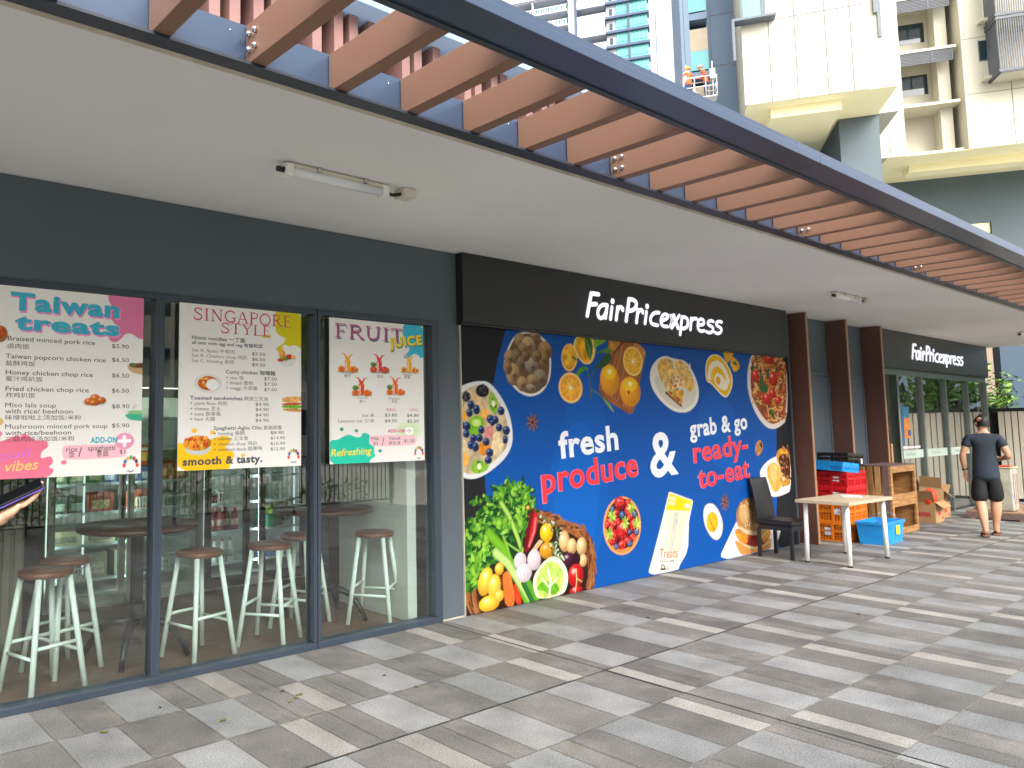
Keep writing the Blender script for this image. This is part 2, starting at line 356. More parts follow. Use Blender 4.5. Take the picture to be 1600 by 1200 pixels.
# grey doors between the fins
for a,b in ((11.75,12.62),(12.95,13.9)):
    d=MB().box(a,b,.06,.078,.01,2.35); d.box(a-.05,a-.005,.05,.079,.01,2.4); d.box(b+.005,b+.05,.05,.079,.01,2.4); d.box(a-.05,b+.05,.05,.079,2.355,2.4)
    do=d.build('door',mat('slate_door','#4c5862',.5,.06,2),B,.003)
    h=MB(); h.box(a+.06,a+.1,.0,.06,1.0,1.2); h.box(a+.05,a+.12,.02,.06,1.28,1.34); h.build('handle',CHROME,do)
# ---------------------------------------------------------------- fins
def fin(x,label):
    f=empty('divider_fin',(x,0,0),0,label,'wall fin','brown upright fins between the shop fronts')
    MB().box(-.024,.024,-.205,.079,.004,3.195).build('side_board',FIN,f); MB().box(-.026,.026,-.218,-.205,.004,3.195).build('front_edge',FINE_,f,.003); return f
fin(11.36,'dark brown upright fin beside the blue food mural, behind the black chair')
fin(12.70,'dark brown upright fin behind the crate stack, middle one of three')
fin(14.03,'dark brown upright fin beside the glass shop entrance, behind the wooden crates')
# ---------------------------------------------------------------- sign boxes
def sign(x0,x1,label):
    s=empty('shop_sign',(x0,0,2.572),0,label,'shop sign','black sign boards with white lettering')
    MB().box(0,x1-x0,-.089,.0 if x0<10 else -.001,0,.63).build('board',BLACKP if x0<10 else mat('olive_reflection_panel','#2d2d28',.4,.08,2),s,.004)  # second board: olive reflection is put into the panel colour
    MB().box(-.004,x1-x0+.004,-.07,-.001,-.02,-.001).build('lower_edge',BLACK,s); return s
S1=sign(4.815,11.03,'long black sign board with white lettering above the blue food mural')
S2=sign(14.1,20.05,'black sign board with white lettering above the glass shop entrance')
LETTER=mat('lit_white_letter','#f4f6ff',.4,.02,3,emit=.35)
STR=[
 ([(6.662,3.006),(6.624,2.9),(6.582,2.766)],1),([(6.659,3.01),(6.724,3.013),(6.789,3.012)],1),([(6.634,2.892),(6.744,2.906)],1),
 ([(6.926,2.909),(6.858,2.911),(6.798,2.883),(6.761,2.829),(6.766,2.776),(6.808,2.758),(6.867,2.784),(6.909,2.844)],.9),([(6.93,2.915),(6.891,2.767)],.9),
 ([(7.013,2.902),(6.978,2.764)],.9),([(7.029,2.972),(7.026,2.953)],1.15),
 ([(7.116,2.911),(7.079,2.763)],.9),([(7.106,2.866),(7.147,2.908),(7.185,2.915),(7.209,2.896),(7.202,2.877)],.9),
 ([(7.327,3.008),(7.292,2.887),(7.258,2.764)],1),([(7.322,3.012),(7.404,3.015),(7.464,2.995),(7.46,2.944),(7.403,2.898),(7.299,2.881)],1),
 ([(7.491,2.915),(7.448,2.762)],.9),([(7.481,2.871),(7.52,2.908),(7.557,2.918),(7.583,2.901),(7.577,2.881)],.9),
 ([(7.652,2.905),(7.613,2.764)],.9),([(7.67,2.973),(7.667,2.954)],1.15),
 ([(7.902,2.912),(7.822,2.908),(7.751,2.874),(7.717,2.82),(7.743,2.769),(7.863,2.765)],.9),
 ([(7.942,2.819),(8.064,2.857),(8.088,2.897),(8.028,2.908),(7.968,2.89),(7.927,2.831),(7.931,2.782),(7.978,2.762),(8.057,2.766)],.85),
 ([(8.121,2.913),(8.155,2.84),(8.081,2.754)],.32),([(8.153,2.914),(8.191,2.841),(8.117,2.752)],.32),
 ([(8.197,2.911),(8.278,2.759)],1),([(8.319,2.918),(8.145,2.752)],.8),
 ([(8.375,2.906),(8.317,2.688)],.9),([(8.366,2.899),(8.454,2.906),(8.501,2.874),(8.492,2.812),(8.44,2.771),(8.343,2.762)],.9),
 ([(8.577,2.905),(8.544,2.76)],.9),([(8.567,2.865),(8.619,2.904),(8.694,2.905)],.9),
 ([(8.72,2.833),(8.853,2.843),(8.858,2.902),(8.794,2.913),(8.731,2.887),(8.708,2.823),(8.725,2.771),(8.789,2.759),(8.855,2.773)],.85),
 ([(9.078,2.903),(9.011,2.91),(8.945,2.887),(8.95,2.85),(9.038,2.837),(9.071,2.808),(9.032,2.766),(8.964,2.753),(8.903,2.764)],.85),
 ([(9.277,2.909),(9.209,2.916),(9.14,2.893),(9.146,2.855),(9.236,2.842),(9.27,2.812),(9.229,2.77),(9.159,2.757),(9.097,2.768)],.85)]
ax=[p[0] for st,_ in STR for p in st]; az=[p[1] for st,_ in STR for p in st]; LX0,LX1,LZ0=min(ax),max(ax),min(az)
def round_path(p):
    P=[Vector((a,b,0)) for a,b in p]
    for _ in range(2):
        if len(P)<3: break
        Q=[P[0]]
        for i in range(len(P)-1): Q+=[P[i]*.75+P[i+1]*.25,P[i]*.25+P[i+1]*.75]
        P=Q+[P[-1]]
    return P
def logo(parent,ox,oz,k):
    mb=MB(); y=-.097
    for st,wd in STR:
        P=round_path(st); r=(.0245 if k>.8 else .019/max(k,.01)*k)*wd*(k if k<.8 else 1)
        pts=[(ox+(p.x-LX0)*k,y,oz+(p.y-LZ0)*k) for p in P]
        d0=(Vector(pts[0])-Vector(pts[1])).normalized(); d1=(Vector(pts[-1])-Vector(pts[-2])).normalized()
        e=.6*r; pts=[tuple(Vector(pts[0])+d0*e)]+pts+[tuple(Vector(pts[-1])+d1*e)]
        mb.tube(pts,[r*.72]+[r]*(len(pts)-2)+[r*.72],10,True,(1,.45,1),ring_up=(0,1,0))
    o=mb.build('lettering',LETTER,parent); o.location=-parent.location; return o
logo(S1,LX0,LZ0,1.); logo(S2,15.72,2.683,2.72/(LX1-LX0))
# ---------------------------------------------------------------- pergola
PG=empty('pergola',(0,-2.5,3.2),0,'long steel framed pergola with brown cross slats above the ceiling edge','pergola')
def pp(mb,name,m,bv=0.): o=mb.build(name,m,PG,bv); o.location=(0,2.5,-3.2); return o
X0,X1=-7.5,21.2
pp(MB().box(X0,X1,-2.12,-2.112,3.2,3.384),'inner_web',STEEL); pp(MB().box(X0,X1,-2.175,-2.085,3.186,3.1985),'inner_flange',STEELD)
seams=[-5.6,-1.2,3.0,4.62,9.2,13.6,18.]
xx=[X0,4.9,9.65,14.2,18.6,X1]
ob=MB()
for a,b in zip(xx[:-1],xx[1:]): ob.box(a+.002,b-.002,-3.06,-2.875,3.2,3.247)
pp(ob,'outer_beam',STEEL,.003)
ob=MB()
for a,b in zip(xx[:-1],xx[1:]): ob.box(a+.002,b-.002,-2.93,-2.868,3.247,3.38)
pp(ob,'outer_web',STEEL)
pp(MB().box(X0,X1,-2.9,-2.868,3.192,3.1995),'outer_lip',STEELD)
pp(MB().box(X1-.08,X1,-2.868,-2.12,3.2,3.38),'end_beam',mat('pale_end_beam','#c9c2b2',.5,.05,3))
nS=0; x=1.104-.4335*19
while x<X1-.2:
    o=pp(MB().box(x,x+.075,-2.868,-2.125,3.2,3.38),'slat',SLAT,.003)
    if nS%6==2:
        for yy in (-2.165,-2.215):
            for zz in (3.255,3.325): MB().ball((x-.008,yy,zz),.014,8,6).build('bolt',CHROME,o)
    x+=.4335; nS+=1
bt=MB()
x=1.104-.4335*6
while x<12: 
    for dx,dz in ((.11,.14),(.11,.05),(.36,.14)): bt.ball((x+dx,-2.121,3.2+dz),.005,6,4)
    x+=.867
pp(bt,'web_screws',CHROME)
# ---------------------------------------------------------------- ceiling lights
def clight(x,y,L,label):
    o=empty('ceiling_light',(x,y,3.205),0,label,'ceiling light','tube lights on the ceiling')
    T=MB().tube([(0,0,-.05),(L,0,-.05)],.032,14,True,(1,1,.9)); T.build('tube_cover',mat('diffuser_plastic','#dfe0e4',.25,.04,4),o)
    MB().box(.01,L-.01,-.028,.028,-.03,-.008).build('base_tray',mat('cream_tray','#cfc7b4',.5,.05,4),o)
    for q in (-.03,L-.03): MB().box(q,q+.05,-.036,.036,-.086,-.012).build('end_cap',WHITE,o,.006)
    for q in (L*.27,L*.76):
        MB().box(q-.012,q+.012,-.045,.045,-.03,-.001).build('bracket',CHROME,o)
    MB().tube([(-.03,0,-.05),(-.075,0,-.05)],.018,8).build('cable_gland',BLACK,o)
    MB().tube([(L+.02,0,-.05),(L+.07,0,-.056),(L+.13,-.01,-.04)],.012,8).build('cable',BLACK,o)
    MB().box(L+.13,L+.23,-.055,.055,-.062,-.001).build('junction_box',mat('cream_box','#c9c3b4',.5,.05,4),o,.006); return o
l1=clight(2.33,-1.18,.72,'white tube light on the ceiling above the cafe windows')
l2=clight(9.93,-1.16,.65,'white tube light on the ceiling above the brown fins')
clight(17.1,-1.3,.65,'white tube light on the ceiling near the right edge, past the glass entrance')
# ---------------------------------------------------------------- the food mural
MU=empty('wall_mural',(0,0,0),0,'huge blue food mural reading fresh produce & grab & go ready-to-eat','mural')
pn=MB().box(4.85,11.165,-.0105,.0115,.003,2.59); pn.build('panel',BLACKP,MU)
MB().box(11.166,11.2,-.03,.011,.003,2.59).build('edge_frame',mat('slate_edge','#39434b',.4,.05,3),MU,.003)
MB().box(4.842,4.8495,-.02,.011,.003,2.58).build('edge_strip',TRIM,MU)
pc=Pic(4.851,11.164,.006,2.585,.0075,'#222326')
pr=random.Random(4)
pc.poly([(5.502,2.681),(5.33,2.276),(5.224,1.916),(5.153,1.508),(5.119,1.221),(5.15,0.876),(5.268,0.41),(5.348,-0.195),(11.037,-0.064),(10.608,0.038),(10.606,0.472),(10.647,0.67),(10.738,1.595),(10.933,3.254)],'#0a4f9f')
pc.poly([(6.54,2.333),(6.953,1.811),(6.952,1.408),(6.96,0.811),(6.687,0.188),(6.168,-0.056),(5.901,0.339),(5.89,0.944),(6.163,1.489)],'#0a56aa',2)
pc.poly([(6.358,1.806),(6.868,1.476),(6.783,0.758),(6.528,0.144),(6.177,0.125),(5.997,0.815)],'#0a5cb4',2)
pc.poly([(9.092,2.139),(9.683,1.829),(9.779,1.181),(9.292,1.041),(8.732,1.367),(8.771,1.823)],'#0a56aa',2)
# mushrooms
pc.poly([(5.467,2.383),(5.548,2.494),(5.688,2.557),(5.849,2.562),(5.992,2.509),(6.083,2.432),(6.095,2.239),(6.068,2.1),(5.969,1.988),(5.844,1.934),(5.703,1.929),(5.549,1.992),(5.438,2.12),(5.401,2.249)],'#e9e2d6',2)
pc.poly([(5.49,2.378),(5.563,2.479),(5.687,2.537),(5.838,2.54),(5.97,2.491),(6.055,2.416),(6.07,2.238),(6.041,2.106),(5.953,2.008),(5.841,1.958),(5.714,1.953),(5.573,2.01),(5.461,2.127),(5.424,2.25)],'#6d5138',2)
for e,c in zip([(5.644,2.46,0.079,0.07),(5.868,2.529,0.078,0.047),(5.762,2.42,0.097,0.084),(5.681,2.375,0.068,0.067),(6.007,2.386,0.096,0.086),(5.492,2.293,0.073,0.066),(5.59,2.311,0.07,0.069),(5.983,2.302,0.075,0.082),(5.656,2.247,0.071,0.064),(5.805,2.227,0.097,0.078),(5.535,2.136,0.093,0.1),(5.922,2.109,0.103,0.084),(5.809,2.078,0.081,0.062),(5.658,2.047,0.071,0.069),(5.786,2.011,0.068,0.035),(5.46,2.199,0.054,0.066),(5.88,2.325,0.07,0.055),(5.718,2.317,0.06,0.048)],('#a98861','#b9956a','#c5a57c','#9e7d57','#ab8154','#b49168','#8d7154','#a07a50','#86705a','#a59280','#bd9a70','#94826f','#a98a64','#b49064','#a1917c','#a27f58','#997650','#8d6f50')):
    pc.ell(e,c,.6,.15,pr.uniform(-20,20),1.08); pc.ell((e[0]+e[2]*.15,e[1]-e[3]*.15,e[2]*.62,e[3]*.6),c,.55,0,0,1,inner='#6a4c34',tex=.25)
    pc.ell((e[0]-e[2]*.2,e[1]+e[3]*.3,e[2]*.5,e[3]*.35),c,.1,.3)
# fruit bowl
pc.poly([(4.787,1.95),(4.857,2.013),(4.997,2.048),(5.14,2.063),(5.23,2.036),(5.32,1.961),(5.41,1.859),(5.482,1.73),(5.51,1.574),(5.495,1.471),(5.431,1.382),(5.335,1.309),(5.186,1.233),(5.042,1.183),(4.92,1.179),(4.827,1.205),(4.77,1.292)],'#dfe0e0',2)
pc.poly([(4.785,1.901),(4.873,1.964),(5.014,2.017),(5.13,2.027),(5.211,1.997),(5.3,1.909),(5.38,1.807),(5.442,1.678),(5.456,1.562),(5.434,1.472),(5.376,1.409),(5.262,1.337),(5.133,1.254),(5.008,1.219),(4.904,1.224),(4.837,1.266),(4.772,1.365)],'#c9b48e',2,.3,22)
for q,c in (([(4.977,1.979),(5.063,1.905),(5.152,1.869),(5.141,1.805),(5.079,1.824),(4.992,1.867),(4.958,1.928)],'#e0bb8c'),([(4.825,1.803),(4.902,1.779),(4.917,1.705),(4.848,1.699),(4.815,1.729)],'#f0a82c'),([(5.096,1.805),(5.186,1.806),(5.202,1.742),(5.129,1.711),(5.08,1.742)],'#f2b248'),([(4.836,1.546),(4.912,1.507),(4.919,1.44),(4.858,1.417),(4.817,1.461)],'#efd3a0'),([(5.061,1.505),(5.159,1.503),(5.23,1.451),(5.21,1.401),(5.101,1.373),(5.041,1.431)],'#e08a28'),([(4.824,1.424),(4.892,1.422),(4.942,1.359),(4.906,1.299),(4.821,1.29)],'#eeb04c'),([(5.253,1.603),(5.344,1.576),(5.388,1.486),(5.357,1.397),(5.273,1.368),(5.192,1.414),(5.231,1.502)],'#e9cfa4'),([(5.13,1.629),(5.236,1.66),(5.262,1.602),(5.195,1.517),(5.116,1.566)],'#d98a86')):
    pc.poly(q,c,2,.22,40)
pc.poly([(4.935,1.705),(5.024,1.754),(5.112,1.73),(5.136,1.654),(5.089,1.579),(5,1.555),(4.931,1.581),(4.907,1.643)],'#7fb523',2,.25,25); pc.ell([(5.03,1.68,0.06,0.035)][0],'#b4d85a',0,0,0,1,inner='#cfe690')
for q in ([(5.21,1.984),(5.282,1.934),(5.317,1.858),(5.295,1.755),(5.24,1.768),(5.187,1.831)],[(4.959,1.322),(5.03,1.357),(5.117,1.329),(5.188,1.289),(5.132,1.235),(5.008,1.219),(4.94,1.261)],[(4.829,1.951),(4.862,1.89),(4.851,1.803),(4.817,1.803)]):
    pc.poly(q,'#86b836',1,.2,60); cx=sum(p[0] for p in q)/len(q); cz=sum(p[1] for p in q)/len(q)
    for k in range(14): a=pr.uniform(0,6.3); r=pr.uniform(.02,.06); pc.ell((cx+r*math.cos(a)*.7,cz+r*math.sin(a),.006,.01),'#20280f')
    pc.ell((cx,cz,.03,.03),'#d6e3a0',0,0,0,1,inner='#eef0c8')
for e in [(5.115,1.969,0.086,0.058),(4.909,1.913,0.052,0.045)]:
    pc.ell(e,'#1d1a20',.3)
    for k in range(40):
        a=pr.uniform(0,6.3); r=pr.uniform(0,.92); pc.ell((e[0]+e[2]*r*math.cos(a),e[1]+e[3]*r*math.sin(a),.0115,.0125),pr.choice(['#3b3640','#2b2730','#16131a']),.5,.55)
for e in [(4.965,1.841,0.042,0.037),(5.034,1.798,0.042,0.043),(4.945,1.769,0.038,0.037),(5.357,1.788,0.045,0.039),(5.211,1.711,0.047,0.038),(5.278,1.704,0.041,0.036),(5.324,1.634,0.041,0.036),(5.42,1.607,0.049,0.041),(4.907,1.649,0.045,0.037),(5.09,1.614,0.039,0.035),(4.9,1.581,0.041,0.034),(4.986,1.541,0.042,0.035),(5.062,1.542,0.043,0.035),(5.15,1.506,0.043,0.035),(4.955,1.482,0.042,0.037),(5.012,1.462,0.042,0.04),(5.192,1.408,0.047,0.038),(5.172,1.34,0.047,0.033),(4.847,1.656,0.027,0.037),(5.402,1.521,0.034,0.038),(5.237,1.679,0.033,0.03)]:
    pc.ell(e,'#27407a',.75,.25,0,1.05); pc.ell((e[0],e[1]+e[3]*.05,e[2]*.42,e[3]*.4),'#0f1730',0,0); pc.ell((e[0]-e[2]*.3,e[1]+e[3]*.4,e[2]*.3,e[3]*.2),'#6f8cc4')
# star anise, date
def anise(c,r):
    for k in range(8):
        a=k*45+10; pc.leaf(c,a,r,r*.38,'#5a3528'); pc.line([c,(c[0]+r*.8*math.cos(R(a)),c[1]+r*.8*math.sin(R(a)))],r*.07,'#a5786a')
    pc.ell((c[0],c[1],r*.16,r*.16),'#2b1712')
anise((5.79,1.68),.105); anise((9.296,0.691),.125); anise((9.637,1.531),.03)
pc.poly([(10.16,1.398),(10.255,1.443),(10.327,1.409),(10.339,1.321),(10.265,1.257),(10.186,1.223),(10.122,1.269),(10.124,1.341)],'#b07a4a',1,.5,30); pc.poly([(10.252,1.411),(10.31,1.395),(10.321,1.329),(10.268,1.338)],'#2a1712',1)
# oranges
BR='#9a5a30'
pc.poly([(7.068,2.578),(7.506,2.581),(7.546,2.533),(7.708,2.492),(7.734,2.451),(7.604,2.136),(7.586,2.086),(7.485,1.837),(7.454,1.788),(7.39,1.765),(7.342,1.775),(6.938,1.927),(6.864,1.989),(6.848,2.035)],BR,0,.3,9)
bp=[(7.08,2.554),(7.491,2.563),(7.671,2.482),(7.578,2.169),(7.44,1.796),(6.914,1.95)]
for k in range(26):
    t=k/25; a=np.array((7.099,2.553))*(1-t)+np.array((7.701,2.475))*t; b=np.array((6.877,2.025))*(1-t)+np.array((7.435,1.786))*t
    pc.line([a,b],.008,pr.choice(['#7c4424','#b87444','#8c5230','#c38a58']))
pc.poly([(7.534,2.574),(7.716,2.497),(7.734,2.447),(7.674,2.322),(7.636,2.396),(7.598,2.461),(7.502,2.514)],'#cc8a48',1,.2,20)
pc.poly([(7.068,2.578),(7.297,2.576),(7.14,2.437),(7.101,2.451),(7.036,2.471)],'#c78a3c',0,.4,18); pc.poly([(7.325,2.574),(7.366,2.572),(7.151,2.405),(7.125,2.42)],'#7a3c22',0)
def slice_o(e,rot=0,flesh='#f0a020',seed='#f4dfb0',n=10):
    pc.ell(e,'#f3b93a',0,0,rot); pc.ell(e,'#f7dc92',0,0,rot,.95); pc.ell(e,flesh,0,0,rot,.87,inner='#f6b838',tex=.25,tk=50)
    for k in range(n):
        a=2*math.pi*k/n; pc.line([(e[0]+.12*e[2]*math.cos(a),e[1]+.12*e[3]*math.sin(a)),(e[0]+.8*e[2]*math.cos(a),e[1]+.8*e[3]*math.sin(a))],.006,'#f7cf72')
    pc.ell(e,seed,0,0,rot,.14)
E_=lambda l:l[0]
e=E_([(6.382,2.336,0.126,0.145)]); pc.ell(e,'#f2b234',0,0,-22); pc.ell(e,'#f4d890',0,0,-22,.95); pc.ell(e,'#f09c1c',.15,0,-22,.88,inner='#f8c838',tex=.35,tk=18)
pc.poly([(6.483,2.548),(6.595,2.575),(6.769,2.567),(6.817,2.499),(6.818,2.412),(6.755,2.299),(6.653,2.271),(6.568,2.298),(6.487,2.379),(6.448,2.454)],'#f4d78c',2); pc.poly([(6.501,2.538),(6.594,2.563),(6.75,2.554),(6.791,2.497),(6.793,2.41),(6.73,2.313),(6.654,2.29),(6.581,2.318),(6.505,2.392),(6.472,2.459)],'#ee9a1c',2,.35,22,'#f2bc28')
pc.poly([(6.743,2.549),(6.817,2.499),(6.818,2.404),(6.755,2.306),(6.738,2.337),(6.775,2.433)],'#f3cf6a',1)
slice_o(E_([(6.387,2.027,0.191,0.155)]),0,'#ee9a2c','#f6ead0',3)
slice_o(E_([(7.484,2.346,0.186,0.164)]),0,'#eeaa18','#f2ead6',11)
for e in [(7.048,2.129,0.168,0.165),(7.413,2.01,0.192,0.164)]:
    pc.ell(e,'#f2a022',.35,.0,0); pc.ell((e[0]-e[2]*.05,e[1]+e[3]*.45,e[2]*.7,e[3]*.45),'#f3b81c',0,0,0,1,inner='#f6cc20'); pc.ell((e[0],e[1]+e[3]*.52,e[2]*.22,e[3]*.18),'#f6da7c',0,0,0,1,inner='#fbeec4')
pc.ell(E_([(7.382,2.001,0.019,0.02)]),'#5a4020')
pc.line([(6.663,2.225),(6.696,2.14),(6.713,2.009),(6.709,1.924)],.014,'#5d6a3a'); pc.line([(6.788,2.214),(6.721,2.141)],.01,'#4d6a3a'); pc.line([(6.713,2.009),(6.764,2.01),(6.913,1.935)],.012,'#5d7a4a')
for q,c in (([(6.638,2.574),(6.719,2.571),(6.778,2.496),(6.76,2.393),(6.717,2.309),(6.683,2.373),(6.644,2.449)],'#3f7030'),([(6.807,2.561),(7.028,2.571),(7,2.533),(6.867,2.486),(6.801,2.45),(6.783,2.473)],'#7fae2c'),([(6.823,2.388),(6.916,2.441),(7.035,2.467),(7.139,2.429),(7.045,2.416),(6.914,2.409)],'#4c8428'),([(6.789,2.237),(6.856,2.295),(6.938,2.362),(7.019,2.414),(7.104,2.403),(7.066,2.32),(6.984,2.269),(6.865,2.232)],'#2e5426'),([(6.477,2.187),(6.54,2.235),(6.627,2.258),(6.7,2.226),(6.625,2.215),(6.549,2.182),(6.516,2.131)],'#4f8a2a'),([(6.9,1.942),(6.989,1.904),(7.076,1.834),(7.11,1.774),(7.036,1.818),(6.961,1.88)],'#7c9c4a'),([(6.395,2.348),(6.449,2.354),(6.532,2.312),(6.471,2.309)],'#6a7c2a')):
    pc.poly(q,c,1,.3,25)
pc.line([(6.643,2.559),(6.713,2.453),(6.718,2.32)],.008,'#9ab87a')
# curry puffs
pc.poly([(7.793,2.179),(7.819,2.278),(7.921,2.37),(8.021,2.418),(8.141,2.441),(8.259,2.419),(8.36,2.412),(8.503,2.407),(8.605,2.366),(8.694,2.289),(8.78,2.177),(8.824,2.062),(8.804,1.946),(8.71,1.853),(8.556,1.79),(8.391,1.783),(8.231,1.805),(8.059,1.88),(7.911,1.976),(7.823,2.072)],'#e4e0d4',2)
pc.poly([(7.849,2.17),(7.967,2.218),(8.175,2.114),(8.478,2.1),(8.712,2.129),(8.766,2.015),(8.692,1.899),(8.518,1.823),(8.353,1.822),(8.156,1.87),(7.97,1.988)],'#d4cdbb',2)
for q,c in (([(7.946,2.327),(8.039,2.397),(8.178,2.415),(8.296,2.375),(8.29,2.296),(8.185,2.248),(8.085,2.222),(8.057,2.122),(7.985,2.197)],'#dfae5c'),([(8.306,2.376),(8.441,2.404),(8.563,2.364),(8.64,2.287),(8.715,2.163),(8.729,2.083),(8.64,2.029),(8.537,2.056),(8.464,2.178),(8.349,2.276)],'#e2b25e'),([(8.097,2.256),(8.25,2.306),(8.39,2.278),(8.508,2.214),(8.524,2.146),(8.456,2.076),(8.29,2.05),(8.149,2.036),(8.075,2.089),(8.071,2.177)],'#ecc070'),([(8.109,2.024),(8.33,2.045),(8.496,2.06),(8.467,1.964),(8.427,1.856),(8.318,1.894),(8.183,1.959)],'#dda646')):
    pc.poly(q,c,1,.35,26)
for k in range(60): 
    p=[(8.327,2.129)][0]; a=pr.uniform(0,6.3); r=pr.uniform(0,1); pc.ell((p[0]+.17*r*math.cos(a),p[1]+.085*r*math.sin(a)+.03*math.cos(a),.014,.013),pr.choice(['#efe0c0','#c85a3c','#5f9a3a','#e6cfa4','#f0e4cc','#b8482e','#d8b88a']),.3)
pc.line([(8.108,2.013),(8.261,1.938),(8.418,1.862)],.03,'#7a4c22')
for k in range(26): t=pr.random(); p=np.array([(8.148,2.014)][0])*(1-t)+np.array([(8.409,1.884)][0])*t; pc.ell((p[0]+pr.uniform(-.02,.03),p[1]+pr.uniform(-.01,.04),.012,.014),pr.choice(['#8a3a28','#c46a44','#6a4a2a','#d8a060']),.3)
for k in range(24): x0_,z0_=[(8.473,2.292)][0]; pc.ell((x0_+pr.uniform(-.2,.2),z0_+pr.uniform(-.1,.1),.012,.014),'#f4dca0',.2)
# swiss roll
pc.poly([(9.428,2.569),(9.697,2.571),(9.664,2.486),(9.514,2.411),(9.461,2.476)],'#e5a81c',0,.15,20); pc.poly([(9.628,2.484),(9.714,2.5),(9.84,2.407),(9.822,2.357),(9.706,2.297),(9.639,2.349),(9.597,2.409)],'#eab020',1,.2,20); pc.poly([(9.646,2.423),(9.711,2.463),(9.778,2.404),(9.715,2.389)],'#3f7a2a',1)
pc.poly([(8.994,2.371),(9.07,2.469),(9.187,2.513),(9.324,2.511),(9.459,2.451),(9.568,2.359),(9.641,2.252),(9.629,2.129),(9.534,2.018),(9.448,1.974),(9.345,2.002),(9.193,2.094),(9.097,2.151),(9.02,2.16),(8.987,2.218)],'#f6eecb',2)
pc.poly([(9.012,2.366),(9.08,2.458),(9.19,2.501),(9.312,2.499),(9.434,2.444),(9.543,2.352),(9.612,2.251),(9.6,2.128),(9.517,2.032),(9.45,1.994),(9.358,2.017),(9.206,2.106),(9.098,2.165),(9.032,2.173),(9.007,2.219)],'#eeb90e',2,.12,40)
pc.line([(9.074,2.221),(9.102,2.328),(9.174,2.379),(9.291,2.402),(9.403,2.364),(9.488,2.271),(9.527,2.187)],.075,'#f4ecd4'); pc.poly([(9.178,2.177),(9.209,2.261),(9.281,2.297),(9.371,2.267),(9.413,2.22),(9.526,2.175),(9.507,2.102),(9.445,2.064),(9.352,2.074),(9.241,2.119)],'#f2e8d2',2); pc.poly([(9.213,2.178),(9.229,2.226),(9.288,2.246),(9.342,2.206),(9.324,2.145),(9.276,2.126)],'#e2a030',2,.2); pc.line([(9.16,2.224),(9.259,2.311),(9.372,2.279)],.04,'#efba10')
# noodles
pc.poly([(10.197,2.574),(11.081,2.593),(11.147,2.195),(11.056,1.69),(10.821,1.599),(10.653,1.572),(10.468,1.595),(10.295,1.691),(10.154,1.816),(10.045,1.99),(10.001,2.164),(10.033,2.352),(10.112,2.494)],'#dcd0c8',1); pc.poly([(10.249,2.571),(11.081,2.593),(11.118,2.194),(11.037,1.769),(10.801,1.664),(10.634,1.639),(10.477,1.678),(10.306,1.792),(10.166,1.929),(10.092,2.066),(10.103,2.292),(10.173,2.472)],'#8a4528',1,.3,20)
bx_=[(10.208,2.55),(11.047,2.551),(10.998,1.795),(10.332,1.792)]
def inn():
    while 1:
        x=pr.uniform(1165,1515); y=pr.uniform(95,790)
        if x>1160+max(0,(y-480))*.55 and y<800-(x-1400 if x>1400 else 0)*.3: return x,y
NP=[]
pts_=[(10.169,2.554),(11.125,2.602),(11.012,1.676),(10.075,1.679)]
def np_(x,y):
    u=(x-1165)/350; v=(y-95)/695; a,b,c_,d_=[np.array(q) for q in pts_]; return a*(1-u)*(1-v)+b*u*(1-v)+c_*u*v+d_*(1-u)*v
for k in range(230):
    x,y=inn(); a=pr.uniform(0,6.3); c=pr.uniform(-1.4,1.4); L=pr.uniform(30,80); P=[]
    for i in range(6): P.append(np_(min(max(x,1165),1515),min(max(y,95),780))); x+=L*.25*math.cos(a); y+=L*.25*math.sin(a); a+=c*.5
    pc.line(P,.024,pr.choice(['#e8a24a','#d9822e','#e9b868','#c8682a','#efc27c','#b84a24']),.6)
for k in range(60):
    x,y=inn(); p=np_(x,y); pc.ell((p[0],p[1],.03,.025),pr.choice(['#b82a1c','#8a2416','#c63a22','#6a2a16']),.5,.3,pr.uniform(0,90))
for e in [(10.229,2.271,0.104,0.079),(10.719,2.255,0.132,0.098),(10.512,1.978,0.123,0.075),(10.654,2.52,0.12,0.058),(10.682,2.052,0.109,0.065),(10.836,1.964,0.1,0.055)]: pc.ell(e,'#d02818',.5,.45,pr.uniform(-20,20),1,tex=.2)
for q in ([(10.383,2.366),(10.439,2.278),(10.478,2.151),(10.36,2.046),(10.332,2.147)],[(10.601,2.413),(10.63,2.31),(10.564,2.205),(10.522,2.307)],[(10.129,2.419),(10.244,2.411),(10.184,2.333),(10.108,2.343)],[(10.58,1.87),(10.679,1.793),(10.696,1.703),(10.593,1.754)],[(10.81,2.448),(10.888,2.398),(10.854,2.344),(10.787,2.368)],[(10.348,2.173),(10.534,2.178),(10.576,2.076),(10.387,2.046)],[(10.143,1.954),(10.294,1.918),(10.264,1.88)]): pc.poly(q,'#2f5e2a',1,.4,30)
